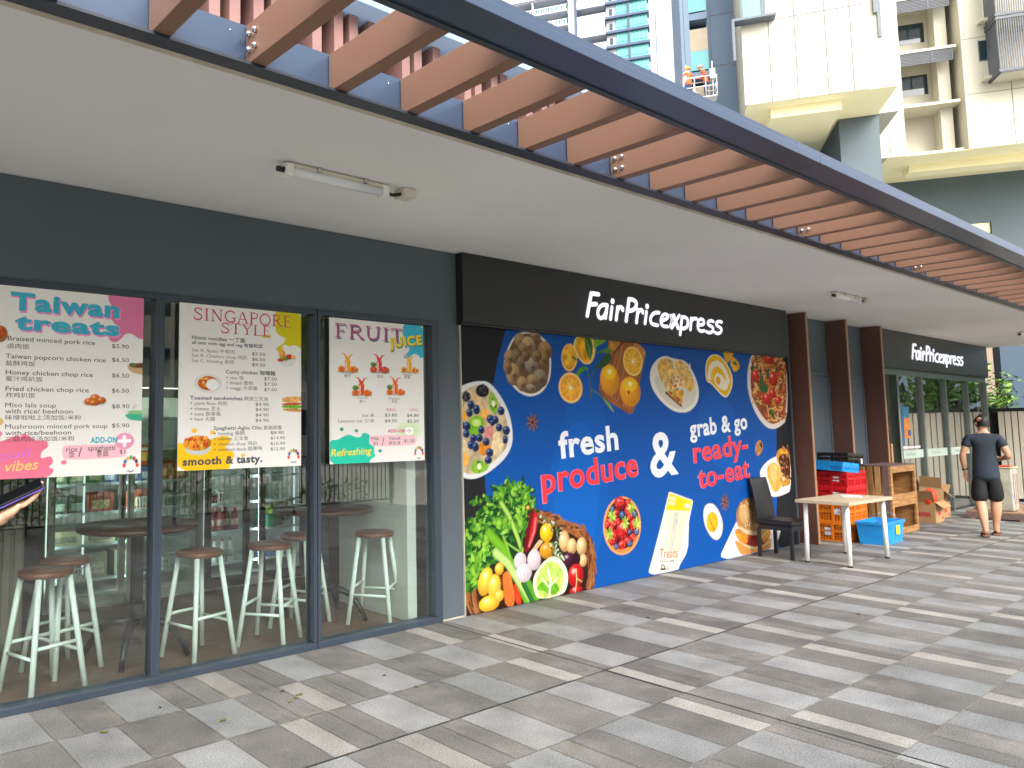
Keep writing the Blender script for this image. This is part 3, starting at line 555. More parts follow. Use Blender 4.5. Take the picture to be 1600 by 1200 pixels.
# plate with buns
pc.poly([(10.199,0.992),(10.26,1.076),(10.437,1.157),(10.629,1.203),(10.79,1.22),(11.113,1.181),(11.058,0.734),(10.922,0.705),(10.726,0.679),(10.537,0.68),(10.419,0.734),(10.311,0.856)],'#e6e4e2',2)
pc.poly([(10.39,1.013),(10.462,1.112),(10.622,1.139),(10.742,1.087),(10.796,0.995),(10.863,0.888),(10.806,0.816),(10.67,0.741),(10.559,0.74),(10.478,0.847)],'#e2ab4c',2,.3,24); pc.poly([(10.492,1.096),(10.62,1.121),(10.709,1.074),(10.653,0.868),(10.526,0.86)],'#ecc474',2,.2)
pc.poly([(10.677,1.209),(10.734,1.282),(10.834,1.317),(10.996,1.306),(11.087,1.242),(11.075,0.877),(10.941,0.854),(10.797,1.01),(10.716,1.133)],'#d99a34',1,.3,24)
pc.poly([(10.737,1.177),(10.824,1.235),(10.955,1.238),(11.082,1.197),(11.063,0.908),(10.945,0.891),(10.829,1.009)],'#4a2418',1,.4,40)
for k in range(40): p=[(10.917,1.066)][0]; pc.ell((p[0]+pr.uniform(-.14,.16),p[1]+pr.uniform(-.26,.28),.022,.03),pr.choice(['#8a4a2c','#2a120c','#6a3220','#b8744a']),.5,.3,pr.uniform(0,90))
pc.poly([(10.778,0.847),(10.914,0.9),(11.06,0.886),(11.051,0.818),(10.836,0.799)],'#c88c3a',1,.2)
# berries
e=E_([(7.178,0.587,0.336,0.304)]); pc.ell(e,'#e08c4a',.15,0,-2); pc.ell(e,'#f0b070',0,0,-2,.97); pc.ell(e,'#dd8446',.1,0,-2,.94); pc.ell((e[0],e[1]+.02,e[2]*.84,e[3]*.86),'#3a1418',0,0,-2)
for ee in [(7.146,0.823,0.095,0.064),(7.001,0.483,0.077,0.084),(7.175,0.537,0.103,0.1),(7.295,0.738,0.067,0.055),(7.386,0.573,0.079,0.071),(7.165,0.394,0.082,0.045),(7.074,0.723,0.052,0.046),(6.953,0.648,0.056,0.038),(6.98,0.576,0.046,0.031),(7.095,0.636,0.052,0.035),(7.358,0.454,0.06,0.034),(7.293,0.821,0.054,0.035),(7.324,0.665,0.06,0.039),(7.028,0.618,0.052,0.035),(7.254,0.428,0.059,0.036),(6.912,0.62,0.043,0.043)]:
    pc.ell(ee,pr.choice(['#c8161c','#d2202a','#b81222']),.6,.35,pr.uniform(-15,15),1.05)
    for k in range(9): a=pr.uniform(0,6.3); r=pr.uniform(.2,.8); pc.ell((ee[0]+ee[2]*r*math.cos(a),ee[1]+ee[3]*r*math.sin(a),.008,.009),'#e8604a')
for ee in [(7.009,0.774,0.044,0.034),(7.178,0.7,0.053,0.039),(7.411,0.69,0.055,0.039),(7.429,0.499,0.049,0.039),(7.299,0.385,0.051,0.034),(7.059,0.381,0.044,0.031),(7.3,0.51,0.035,0.027)]:
    pc.ell(ee,'#35507e',.7,.2); pc.ell((ee[0],ee[1],ee[2]*.45,ee[3]*.45),'#8ea4cc'); pc.ell((ee[0],ee[1],ee[2]*.3,ee[3]*.3),'#1c2a4e')
for c in [(7.001,0.701),(6.945,0.518),(7.351,0.758),(7.435,0.589),(7.226,0.61)]:
    for k in range(8): pc.leaf(c,k*45+pr.uniform(-10,10),.085,.035,pr.choice(['#a8c044','#7fa832','#c4d06a']))
# sandwich pack
pc.poly([(8.079,0.883),(8.11,0.887),(8.564,0.768),(8.575,0.746),(8.47,0.518),(8.432,0.249),(8.377,0.162),(8.235,0.052),(8.209,0.014),(7.974,0.008),(7.726,0.014),(7.642,0.036),(7.622,0.058),(7.728,0.238),(7.93,0.602)],'#d9dcd8',0)
pc.poly([(8.089,0.875),(8.554,0.756),(8.492,0.644),(8.004,0.689)],'#ecc81a',0); pc.poly([(7.996,0.684),(8.492,0.644),(8.423,0.522),(8.264,0.216),(7.8,0.231),(7.889,0.45)],'#ddd8c0',0,.08,30)
for q,c in (([(8.176,0.659),(8.283,0.647),(8.112,0.231),(8.029,0.232)],'#c4c0b0'),([(8.086,0.674),(8.138,0.666),(7.992,0.244),(7.947,0.232)],'#e6deb8'),([(8.33,0.643),(8.392,0.634),(8.234,0.227),(8.157,0.219)],'#e4dab0'),([(8.01,0.671),(8.055,0.672),(7.889,0.246),(7.83,0.244)],'#cfd4d0')): pc.poly(q,c,0,.15,60)
pc.poly([(7.742,0.229),(8.378,0.171),(8.236,0.061),(8.202,0.019),(7.741,0.02),(7.658,0.062)],'#dcd9c8',0)
for q in ([(8.087,0.84),(8.219,0.815),(8.204,0.779),(8.073,0.799)],[(8.067,0.787),(8.2,0.764),(8.185,0.729),(8.052,0.751)]): pc.poly(q,'#f2e6a8',0,.5,90)
pc.ell(E_([(8.449,0.709,0.054,0.027)]),'#c9ccd0',0,0); 
e=E_([(7.9,0.07,0.041,0.031)]); pc.ell(e,'#3a3d3a',.1); pc.ell(e,'#d8d5c4',0,0,0,.6); pc.line([(7.86,0.054),(7.94,0.049)],.02,'#3a3d3a')
for y in (1068,1085,1102,1120):
    pass
pc.line([(7.957,0.076),(8.016,0.072)],.006,'#7a7d7a'); pc.line([(7.956,0.06),(8,0.057)],.006,'#7a7d7a'); pc.line([(7.955,0.043),(8.014,0.04)],.009,'#5a5d5a'); pc.line([(7.859,0.141),(8.021,0.126)],.01,'#8a8d86'); pc.line([(8.05,0.123),(8.126,0.117)],.012,'#4a4d46')
# egg
pc.poly([(8.784,0.606),(8.829,0.682),(8.92,0.709),(9.034,0.692),(9.131,0.621),(9.212,0.508),(9.228,0.399),(9.179,0.296),(9.083,0.252),(8.97,0.282),(8.876,0.363),(8.798,0.474)],'#d9c7ae',2); pc.poly([(8.802,0.605),(8.843,0.674),(8.926,0.699),(9.027,0.682),(9.115,0.614),(9.191,0.507),(9.207,0.401),(9.162,0.307),(9.077,0.266),(8.981,0.294),(8.894,0.372),(8.816,0.48)],'#eae8e6',2)
e=E_([(8.983,0.479,0.132,0.121)]); pc.ell(e,'#e8a416',.1,0,4,1,inner='#f2b72a',tex=.12,tk=25); pc.line([(8.929,0.536),(8.949,0.475),(8.984,0.433),(9.034,0.36)],.012,'#5a3a10')
# burger on paper
pc.poly([(9.543,0.434),(9.146,0.086),(9.155,0.046),(9.31,0.009),(9.694,0.015),(10.367,0.016),(10.52,0),(10.734,0.269),(10.105,0.354)],'#dfe0e2',0); pc.poly([(9.526,0.401),(9.431,0.138),(9.638,0.007),(9.311,0.018),(9.182,0.056)],'#cfd0d4',0); pc.line([(9.554,0.413),(9.332,0.094)],.014,'#b9babf')
pc.poly([(9.481,0.228),(9.627,0.173),(9.845,0.096),(10.134,0.082),(10.417,0.183),(10.416,0.04),(10.337,0.019),(10.009,0.017),(9.694,0.012),(9.613,0.037),(9.538,0.113)],'#cf9048',1,.15,14); pc.poly([(9.509,0.239),(9.656,0.184),(9.901,0.084),(10.163,0.072),(10.382,0.143),(10.377,0.101),(10.071,0.046),(9.787,0.088)],'#e6c890',1)
pc.poly([(9.521,0.361),(9.726,0.316),(9.974,0.224),(10.401,0.307),(10.423,0.183),(10.194,0.083),(9.901,0.091),(9.601,0.196),(9.505,0.28)],'#8a2a20',1,.3,24)
pc.poly([(9.521,0.361),(9.642,0.323),(9.834,0.264),(9.808,0.156),(9.708,0.145),(9.601,0.196),(9.513,0.279)],'#d88a30',1,.45,26); pc.poly([(10.212,0.245),(10.401,0.307),(10.423,0.183),(10.256,0.105),(10.142,0.152)],'#d8903a',1,.4,26); pc.poly([(10.061,0.216),(10.335,0.263),(10.203,0.16)],'#efc75c',0)
pc.poly([(9.553,0.536),(9.603,0.616),(9.708,0.685),(9.882,0.716),(10.025,0.7),(10.192,0.604),(10.323,0.422),(10.373,0.331),(10.275,0.268),(10.091,0.227),(9.86,0.241),(9.641,0.309),(9.567,0.398)],'#b98a50',2,.1,20,'#a26a34'); pc.poly([(9.58,0.397),(9.81,0.308),(10.096,0.269),(10.341,0.32),(10.259,0.262),(10.092,0.23),(9.86,0.244),(9.655,0.311)],'#d9c09a',1); pc.ell(E_([(9.761,0.521,0.141,0.124)]),'#c59a60',0,0,-12,1,inner='#d2ab74')
for k in range(46): p=[(9.805,0.532)][0]; pc.ell((p[0]+pr.uniform(-.17,.3),p[1]+pr.uniform(-.2,.16),.011,.012),'#e6d0a0')
# vegetable basket
BK=['#6d3a20','#8f5630','#aa7044','#552a14','#9c6238']
pc.poly([(4.852,0.28),(4.934,0.279),(5.223,0.441),(5.677,0.847),(5.757,0.857),(5.95,0.806),(6.182,0.735),(6.457,0.636),(6.615,0.544),(6.698,0.391),(6.689,0.235),(6.652,0.062),(6.621,-0.006),(6.459,-0.006),(5.817,0.002),(5.505,-0.005),(4.968,-0.004),(4.906,0.015),(4.862,0.136)],'#2a1610',0,.3)
pc.poly([(5.677,0.842),(5.757,0.857),(5.95,0.806),(6.182,0.735),(6.457,0.636),(6.615,0.544),(6.698,0.391),(6.699,0.234),(6.639,-0.014),(6.521,-0.009),(6.575,0.16),(6.568,0.36),(6.485,0.501),(6.245,0.61),(6.012,0.716),(5.818,0.773)],'#9a5630',1,.3,20)
pc.poly([(4.852,0.28),(4.975,0.245),(4.959,0.161),(5.024,0.007),(4.913,0.004),(4.862,0.126)],'#a25c34',1,.3,20)
for k in range(120):
    t=pr.random()*4.99; L=[(620,235),(860,315),(1080,400),(1170,560),(1175,740),(1145,920)]; i=int(t); u=t-i; a,b=L[i],L[i+1]; cx=a[0]+(b[0]-a[0])*u; cy=a[1]+(b[1]-a[1])*u; dx,dy=b[0]-a[0],b[1]-a[1]; l=math.hypot(dx,dy); dx/=l;dy/=l; o=pr.uniform(-26,26); s=pr.uniform(20,45); tl=pr.uniform(-.5,.5)
    q=pts_=None
    def PX(x,y): 
        A,Bq,Cq,Dq=[np.array(z) for z in [(4.82,1.122),(6.841,1.015),(6.763,-0.33),(4.79,-0.024)]]; u=x/1257; v=y/1200
        # projective interpolation on the wall for the crop window
        w0,w1=1.,[(5.721,0.448)][0]
        return None
    break
CP=[(5.724,0.828),(5.851,0.79),(5.98,0.752),(6.113,0.713),(6.239,0.67),(6.368,0.63),(6.49,0.589),(6.567,0.504),(6.625,0.398),(6.647,0.296),(6.641,0.196),(6.618,0.1),(6.576,0.006)]
for k in range(150):
    t=pr.random()*(len(CP)-1.01); i=int(t); a=np.array(CP[i]); b=np.array(CP[i+1]); p=a+(b-a)*(t-i); d=(b-a)/np.linalg.norm(b-a); e_=np.array([-d[1],d[0]]); o=pr.uniform(-.055,.055); s=pr.uniform(.03,.07); q=e_*pr.uniform(-.018,.018)
    pc.line([p+e_*o-d*s+q,p+e_*o+d*s-q],.018,pr.choice(BK),.5)
CP=[(4.907,0.264),(4.912,0.196),(4.923,0.127),(4.949,0.066),(4.975,0.009)]
for k in range(50):
    t=pr.random()*(len(CP)-1.01); i=int(t); a=np.array(CP[i]); b=np.array(CP[i+1]); p=a+(b-a)*(t-i); d=(b-a)/np.linalg.norm(b-a); e_=np.array([-d[1],d[0]]); o=pr.uniform(-.08,.08); s=pr.uniform(.05,.12)
    pc.line([p+e_*o-d*s,p+e_*o*.6+d*s],.018,pr.choice(BK),.5)
# greens
pc.poly([(4.852,0.28),(4.844,0.463),(4.891,0.69),(4.922,0.813),(5.062,0.812),(5.066,0.94),(5.152,0.944),(5.301,1.036),(5.545,1.063),(5.699,1.013),(5.725,0.864),(5.675,0.805),(5.622,0.644),(5.585,0.503),(5.491,0.432),(5.222,0.411),(5.077,0.359),(4.947,0.249)],'#173a1c',1,.4,16)
GC=['#235c1c','#3c7a22','#69a030','#16421a','#2c6c20','#86b844','#1a4c20','#123a18']
gp=[(5.307,0.985),(5.543,1.022),(5.634,0.964),(5.419,0.978),(5.165,0.914),(5.093,0.909),(5.237,0.868),(5.387,0.908),(5.491,0.85),(5.611,0.769),(5.561,0.67),(5.41,0.724),(5.307,0.752),(5.118,0.778),(4.99,0.769),(4.933,0.705),(5.016,0.688),(4.958,0.625),(5.054,0.557),(5.156,0.626),(4.983,0.506),(4.925,0.435),(4.888,0.574),(5.08,0.466),(5.022,0.424),(4.922,0.338),(4.963,0.295),(5.062,0.341),(4.88,0.286),(5.196,0.503),(5.14,0.548),(5.289,0.673),(5.414,0.825),(5.235,0.798),(5.667,0.994),(5.632,0.912),(5.694,0.877),(5.478,0.933),(5.361,1.032)]
for (x,z) in gp+gp:
    for k in range(16): pc.leaf((x+pr.uniform(-.09,.09),z+pr.uniform(-.09,.09)),pr.uniform(-30,210),pr.uniform(.04,.11),pr.uniform(.025,.05),pr.choice(GC))
for st,wd,c in (([(5.328,0.943),(5.429,0.824),(5.529,0.632),(5.593,0.492)],.05,'#a6cc5c'),([(5.158,0.685),(5.343,0.528),(5.472,0.332),(5.66,0.014)],.1,'#6fae24'),([(5.24,0.508),(5.398,0.391),(5.543,0.212),(5.722,0.01)],.085,'#b4d67a'),([(5.347,0.638),(5.403,0.522),(5.43,0.438)],.03,'#7dbb3a'),([(5.604,0.195),(5.722,0.015)],.07,'#24662c'),([(5.667,0.197),(5.786,0.017)],.07,'#5a9a28'),([(5.375,0.585),(5.554,0.486)],.02,'#8cc050'),([(5.585,0.493),(5.606,0.635),(5.688,0.731)],.02,'#4a8a3a')): pc.line(st,wd,c,.45)
for (x,z) in [(5.636,1.016),(5.649,0.942),(5.598,0.821),(5.61,0.727),(5.562,0.69),(5.292,0.744),(5.395,0.725),(5.334,0.69),(5.024,0.482),(4.966,0.43),(5.095,0.494),(4.922,0.31),(5.004,0.27),(5.345,1.013),(5.512,1.023),(5.055,0.586)]:
    for k in range(9): pc.leaf((x+pr.uniform(-.04,.04),z+pr.uniform(-.04,.04)),pr.uniform(20,160),pr.uniform(.05,.11),.042,pr.choice(['#7cb034','#92c248','#5c9826','#4a8824']))
# fruits of the basket
for e,c,sh,sp,rt in zip([(5.102,0.268,0.088,0.126),(5.286,0.359,0.059,0.054),(5.215,0.209,0.084,0.11),(5.146,0.072,0.131,0.07),(5.278,0.122,0.061,0.051),(5.694,0.877,0.025,0.021)],('#f0b028','#f0a826','#f2b42c','#f2b018','#efb030','#c8801e'),(.4,)*6,(.5,)*6,(-24,0,-10,0,0,0)): pc.ell(e,c,sh,sp,rt,1,inner='#f6c84c')
pc.poly([(5.32,0.29),(5.366,0.33),(5.425,0.308),(5.453,0.224),(5.49,0.008),(5.355,0.012),(5.337,0.139)],'#d9682a',1,.12,40,'#e07a34'); pc.poly([(5.459,0.203),(5.512,0.186),(5.59,0.009),(5.49,0.008)],'#c23a22',1,.1)
for k in range(12): a=np.array((5.331,0.3)); b=np.array((5.441,0.018)); p=a+(b-a)*k/12; pc.line([p-(.06,0),p+(.05,.01)],.005,'#b8501e')
pc.poly([(5.756,0.841),(5.836,0.814),(5.832,0.72),(5.778,0.599),(5.678,0.473),(5.638,0.467),(5.633,0.54),(5.67,0.681)],'#9c1420',1,.1,20,'#c01c26'); pc.line([(5.798,0.764),(5.772,0.651),(5.696,0.523)],.03,'#e06a68'); pc.line([(5.756,0.836),(5.685,0.659),(5.647,0.497)],.05,'#6a0e18')
e=E_([(5.951,0.623,0.095,0.089)]); pc.ell(e,'#efb40c',.35,.5,0,1,inner='#f6cc20')
pc.ell(E_([(5.951,0.456,0.108,0.078)]),'#d9941c',.45,.4)
pc.poly([(5.726,0.479),(5.841,0.567),(5.897,0.545),(5.772,0.453)],'#d8b088',0,.2)
for e in [(6.214,0.515,0.082,0.103),(6.324,0.456,0.077,0.078),(6.479,0.441,0.082,0.088),(6.496,0.301,0.064,0.063)]: pc.ell(e,'#dba868',.5,.5,pr.uniform(-8,8),1,inner='#eac48c',tex=.12)
pc.ell(E_([(6.269,0.337,0.1,0.065)]),'#4a1630',.5,.5); pc.ell(E_([(6.387,0.324,0.07,0.054)]),'#2a0e1c',.4)
for e in [(6.376,0.167,0.122,0.113),(6.372,0.022,0.101,0.043)]: pc.ell(e,'#c01a1c',.5,.55)
pc.line([(6.329,0.211),(6.382,0.226),(6.385,0.107),(6.353,0.002)],.014,'#c8b884'); pc.line([(6.387,0.139),(6.464,0.097)],.012,'#b8b070')
for e in [(5.566,0.398,0.086,0.077),(5.761,0.387,0.095,0.095),(5.613,0.283,0.111,0.085)]:
    pc.ell(e,'#dccfd2',.35,.2,0,1)
    for k in range(5): pc.line([(e[0]+e[2]*(k-2)*.34,e[1]-e[3]*.7),(e[0]+e[2]*(k-2)*.42,e[1]),(e[0]+e[2]*(k-2)*.2,e[1]+e[3]*.8)],.007,'#c0a0b0')
pc.poly([(5.729,0.179),(5.764,0.257),(5.864,0.339),(5.981,0.389),(6.064,0.389),(6.146,0.35),(6.228,0.266),(6.258,0.176),(6.235,0.072),(6.164,0.007),(5.818,0.01),(5.756,0.072)],'#dfe2c0',2,.1,20); pc.poly([(5.769,0.174),(5.812,0.251),(5.896,0.325),(6.012,0.354),(6.111,0.311),(6.183,0.228),(6.188,0.142),(6.132,0.043),(6.013,0.011),(5.834,0.02),(5.789,0.088)],'#b4d060',2,.3,20)
pc.poly([(5.791,0.13),(5.857,0.173),(5.921,0.154),(5.987,0.167),(6.118,0.108),(6.098,0.037),(5.981,0.026),(5.885,0.086),(5.821,0.095)],'#5f9e1c',1,.4,30); pc.line([(5.963,0.002),(5.987,0.157),(5.959,0.265)],.03,'#e4ecc4'); pc.line([(5.968,0.107),(6.088,0.176)],.02,'#dce8b8'); pc.line([(5.968,0.107),(5.858,0.204)],.02,'#dce8b8')
for (x,z) in [(6.124,0.599),(6.035,0.479),(6.1,0.441),(6.132,0.395),(5.898,0.746),(6.06,0.68),(6.067,0.455)]:
    for k in range(12): a=pr.uniform(0,360); pc.leaf((x+pr.uniform(-.05,.05),z+pr.uniform(-.05,.05)),a,.045,.02,pr.choice(['#5a7a44','#c4ccb0','#3a5a2c','#8a9a78']))
PRINT=mat('mural_print',(1,1,1),.5,.03,.8,vcol='Col',spec=.12)
pc.build('food_print',-.0125,PRINT,MU,.86)
tw=Text(-.0145); tw.add('fresh',(6.175,1.327),(7.159,1.397),.245,.03); tw.add('&',(7.738,1.069),(8.295,1.095),.48,.02); tw.add('grab & go',(8.574,1.498),(9.953,1.589),.195,.03)
tw.build('white_lettering',mat('mural_white_print','#dde1e6',.35,.02,1),MU)
tr_=Text(-.0145); tr_.add('produce',(5.906,0.997),(7.491,1.101),.25,.024); tr_.add('ready-',(8.639,1.2),(9.928,1.278),.235,.02); tr_.add('to-eat',(8.719,0.893),(9.937,0.973),.235,.02); tr_.build('red_lettering',mat('mural_red_print','#dd2430',.35,.02,1),MU)
to=Text(-.0142); to.add('produce',(5.892,0.993),(7.509,1.102),.254,.033); to.add('ready-',(8.625,1.197),(9.945,1.282),.24,.029); to.add('to-eat',(8.704,0.89),(9.954,0.976),.24,.029); to.build('pink_outline',mat('mural_outline_print','#b873a8',.35,.02,1),MU)
tt=Text(-.0138); tt.add('Treats',[(7.825,0.18)][0],[(8.2,0.149)][0],.1,.006,.15); tt.build('orange_lettering',mat('mural_orange_print','#dc6a30',.35,.02,1),MU)
# ---------------------------------------------------------------- menu posters on the windows
CREAM='#e6e3de'
def poster(label,q,bgc=CREAM):
    x0=sum((q[0][0],q[3][0]))/2; x1=(q[1][0]+q[2][0])/2; z1=(q[0][1]+q[1][1])/2; z0=(q[2][1]+q[3][1])/2
    o=empty('menu_poster',((x0+x1)/2,0,z0),0,label,'poster','menu posters stuck on the cafe windows'); o['ex']=0; del o['ex']
    return o,(x0,x1,z0,z1),Pic(x0,x1,z0,z1,.0042,bgc)
def finish(o,pcx,b,texts):
    off=(-o.location[0],0,-o.location[2])
    bd=MB().box(b[0],b[1],-.0125,-.0035,b[2],b[3]).build('backing_board',WHITE,o); bd.location=off
    m=mat('poster_print',(1,1,1),.45,.02,.8,vcol='Col',spec=.15); k=pcx.build('print',-.0132,m,o); k.location=off
    for nm,t,c in texts: 
        if t.mb.v: k=t.build(nm,mat(nm+'_ink',c,.5,.02,1),o); k.location=off
def blob(pcx,pts,col): pcx.poly(pts,col,2)
LOGO=['#d94a3c','#3c6fb4','#e0a83c','#4aa06a','#c03c5c','#3c3c44']
def badge(pcx,c):
    for k in range(7): a=R(180-30*k); pcx.ell((c[0]+.043*math.cos(a),c[1]+.05*math.sin(a),.011,.014),LOGO[k%6])
    pcx.line([(c[0]-.02,c[1]-.035),(c[0],c[1]-.042),(c[0]+.02,c[1]-.035)],.007,'#55585a')
# -- Taiwan treats
o,b,P1=poster('menu poster headed Taiwan treats in turquoise on the leftmost cafe window',[(0.929,2.514),(1.918,2.514),(1.928,1.366),(0.969,1.355)])
blob(P1,[(1.685,2.554),(1.935,2.58),(1.941,2.253),(1.9,2.237),(1.851,2.274),(1.804,2.274),(1.778,2.236),(1.739,2.207),(1.702,2.218),(1.692,2.244),(1.744,2.28),(1.776,2.309),(1.723,2.332),(1.702,2.383),(1.72,2.438),(1.687,2.475)],'#d97aa0')
blob(P1,[(0.967,1.342),(0.96,1.563),(1.089,1.585),(1.167,1.625),(1.19,1.595),(1.212,1.631),(1.259,1.582),(1.335,1.586),(1.342,1.543),(1.302,1.52),(1.297,1.471),(1.362,1.494),(1.375,1.444),(1.34,1.421),(1.388,1.407),(1.336,1.348)],'#e0728c')
for e in [(1.199,1.613,0.016,0.015),(1.435,1.448,0.017,0.014)]: P1.ell(e,'#e0728c')
P1.poly([(1.426,1.541),(1.444,1.553),(1.806,1.552),(1.83,1.526),(1.827,1.48),(1.794,1.466),(1.452,1.46),(1.422,1.486)],'#ecb8c4',1)
P1.ell([(1.812,1.572,0.064,0.052)][0],'#e493b4'); P1.line([(1.779,1.572),(1.845,1.574)],.022,'#f2eef0'); P1.line([(1.811,1.6),(1.813,1.543)],.022,'#f2eef0')
P1.poly([(1.819,2.072),(1.944,2.091),(1.946,2.003),(1.877,2.01),(1.829,2.033)],'#c9a47c',1); P1.poly([(1.828,2.07),(1.944,2.088),(1.945,2.051),(1.849,2.049)],'#6a4a34',1,.5,90); P1.ell([(1.856,2.07,0.024,0.012)][0],'#5a7a3c')
P1.ell([(1.615,1.816,0.076,0.021)][0],'#c8ccca'); 
for e in [(1.579,1.824,0.03,0.023),(1.617,1.844,0.033,0.028),(1.656,1.832,0.031,0.023),(1.611,1.816,0.038,0.018)]: P1.ell(e,'#c8691e',.5,.4)
P1.poly([(1.808,1.748),(1.951,1.762),(1.952,1.702),(1.856,1.705),(1.822,1.722)],'#3fae8c',1); P1.ell([(1.882,1.758,0.054,0.013)][0],'#8cc07c')
P1.line([(1.855,1.782),(1.878,1.811),(1.868,1.782),(1.895,1.806)],.006,'#c4c8c8')
P1.ell([(1.047,2.22,0.044,0.051)][0],'#a06a40'); P1.ell([(1.044,2.23,0.038,0.034)][0],'#c85a24',.3,0,0,1,tex=.5); P1.ell([(1.053,1.698,0.031,0.026)][0],'#d8b878'); P1.ell([(1.055,1.627,0.024,0.019)][0],'#d97aa0')
badge(P1,(1.856,1.415))
T1=Text(-.0142); T1s=Text(-.0137); T1d=Text(-.0142); T1g=Text(-.0142); T1y=Text(-.0142)
def tl(t,x,y,body,x1,y1,cap,bold=0,sh=0): t.add(body,(x,y),(x1,y1),cap,bold,sh)
def row(t,body,p,p1,cap,bold=0.,sh=0.): z=(p[1]+p1[1])/2; t.add(body,(p[0],z),(p1[0],z),cap,bold,sh)
row(T1,'Taiwan',(1.099,2.366),(1.762,2.383),.1,.045); row(T1,'treats',(1.127,2.254),(1.765,2.257),.088,.045)
row(T1s,'Taiwan',(1.106,2.357),(1.771,2.371),.102,.05); row(T1s,'treats',(1.135,2.245),(1.774,2.247),.09,.05)
F1=lambda t,body,x,y,x1,cap,bold=0.: row(t,body,*{'a':[tuple(q) for q in [x,y]]}['a'],cap,bold)
for body,a,c,cap,bo in (('Braised minced pork rice',(1.09,2.184),(1.608,2.185),.0265,.004),('卤肉饭',(1.092,2.14),(1.214,2.139),.0225,0),('$5.90',(1.717,2.173),(1.828,2.173),.0255,0),
 ('Taiwan popcorn chicken rice',(1.082,2.07),(1.679,2.084),.0265,.004),('盐酥鸡饭',(1.084,2.034),(1.25,2.037),.0225,0),('$6.50',(1.719,2.084),(1.83,2.084),.0255,0),
 ('Honey chicken chop rice',(1.086,1.975),(1.6,1.985),.0265,.004),('蜜汁鸡扒饭',(1.087,1.941),(1.297,1.945),.0225,0),('$6.50',(1.721,1.982),(1.832,1.984),.0255,0),
 ('Fried chicken chop rice',(1.088,1.88),(1.575,1.884),.0265,.004),('炸鸡扒饭',(1.091,1.842),(1.256,1.847),.0225,0),('$6.50',(1.723,1.883),(1.834,1.886),.0255,0),
 ('Miso lala soup',(1.089,1.783),(1.379,1.786),.0265,.004),('with rice/ beehoon',(1.09,1.745),(1.48,1.751),.0265,.004),('味增啦啦上汤加饭/米粉',(1.091,1.709),(1.533,1.713),.0225,0),('$8.90',(1.725,1.781),(1.84,1.786),.0255,0),
 ('Mushroom minced pork soup',(1.093,1.655),(1.699,1.658),.0265,.004),('with rice/beehoon',(1.094,1.617),(1.475,1.62),.0265,.004),('三菇肉碎汤加饭/米粉',(1.095,1.579),(1.496,1.586),.0225,0),('$5.90',(1.728,1.658),(1.841,1.661),.0255,0),
 ('rice',(1.447,1.512),(1.515,1.512),.03,0),('饭',(1.464,1.478),(1.498,1.479),.03,0),('/',(1.52,1.478),(1.553,1.545),.08,0),('spaghetti',(1.578,1.515),(1.752,1.518),.03,0),('意面',(1.634,1.479),(1.709,1.481),.03,0),('$1',(1.781,1.491),(1.817,1.492),.0255,0)):
    if body=='/': T1d.add('/',(a[0],a[1]),None,.06)
    else: row(T1d,body,a,c,cap,bo)
row(T1,'ADD-ON',(1.594,1.56),(1.763,1.569),.034,.045)
T1g.add('good',(1.003,1.461),(1.234,1.491),.05,.004,.25); T1y.add('vibes',(1.091,1.403),(1.28,1.413),.06,.008,.25)
finish(o,P1,b,[('turquoise_lettering',T1,'#35a9c4'),('pink_shadow_lettering',T1s,'#e58ac0'),('dark_lettering',T1d,'#3a3a3c'),('violet_lettering',T1g,'#d46ad0'),('yellow_lettering',T1y,'#e8c46a')])
# -- Singapore style
o,b,P2=poster('menu poster headed Singapore style in red on the middle cafe window',[(2.177,2.515),(3.162,2.514),(3.163,1.362),(2.18,1.366)])
blob(P2,[(2.932,2.546),(3.187,2.531),(3.187,2.235),(3.143,2.257),(3.101,2.273),(3.058,2.253),(3.023,2.275),(2.988,2.249),(3.009,2.226),(2.975,2.202),(2.947,2.222),(2.947,2.246),(2.981,2.26),(3.023,2.299),(3.016,2.323),(2.947,2.342),(2.933,2.413)],'#cfc41e'); P2.ell([(2.858,2.322,0.041,0.012)][0],'#cfc41e')
blob(P2,[(2.164,1.562),(2.233,1.539),(2.327,1.548),(2.447,1.579),(2.508,1.6),(2.57,1.588),(2.577,1.554),(2.533,1.522),(2.546,1.493),(2.609,1.48),(2.597,1.43),(2.572,1.397),(2.56,1.342),(2.167,1.348)],'#efbb1c')
for e in [(2.296,1.634,0.019,0.016),(2.434,1.621,0.019,0.014),(2.673,1.454,0.017,0.012)]: P2.ell(e,'#efbb1c')
def plate(P,e,rim='#c6cac8',food='#c8641e',seeds=('#d8902c','#b8401c','#e8c060'),n=26,k=.78,half=None):
    P.ell(e,rim); P.ell(e,'#e4e4e0',0,0,0,.9); P.ell(e,food,.15,0,0,k)
    for i in range(n): a=pr.uniform(0,6.3); r=pr.uniform(0,k*.9); P.ell((e[0]+e[2]*r*math.cos(a),e[1]+e[3]*r*math.sin(a),e[2]*.13,e[3]*.13),pr.choice(seeds),.3,.3)
    if half: P.ell((e[0]+e[2]*.32,e[1]-e[3]*.12,e[2]*.45,e[3]*.6),'#e8e8e6')
plate(P2,[(2.396,1.963,0.102,0.065)][0],half=1)
P2.poly([(2.94,2.162),(3.129,2.177),(3.101,2.128),(3.058,2.102),(3.009,2.103),(2.961,2.133)],'#d4d6d6',1); 
for e in [(2.995,2.195,0.028,0.036),(3.016,2.166,0.042,0.017),(3.058,2.18,0.034,0.019),(3.094,2.179,0.02,0.017),(2.982,2.152,0.028,0.012)]: P2.ell(e,pr.choice(['#e8a23c','#c83c28','#6a9a3c','#efc060']),.3)
P2.line([(2.995,2.249),(2.991,2.165)],.01,'#e8a860')
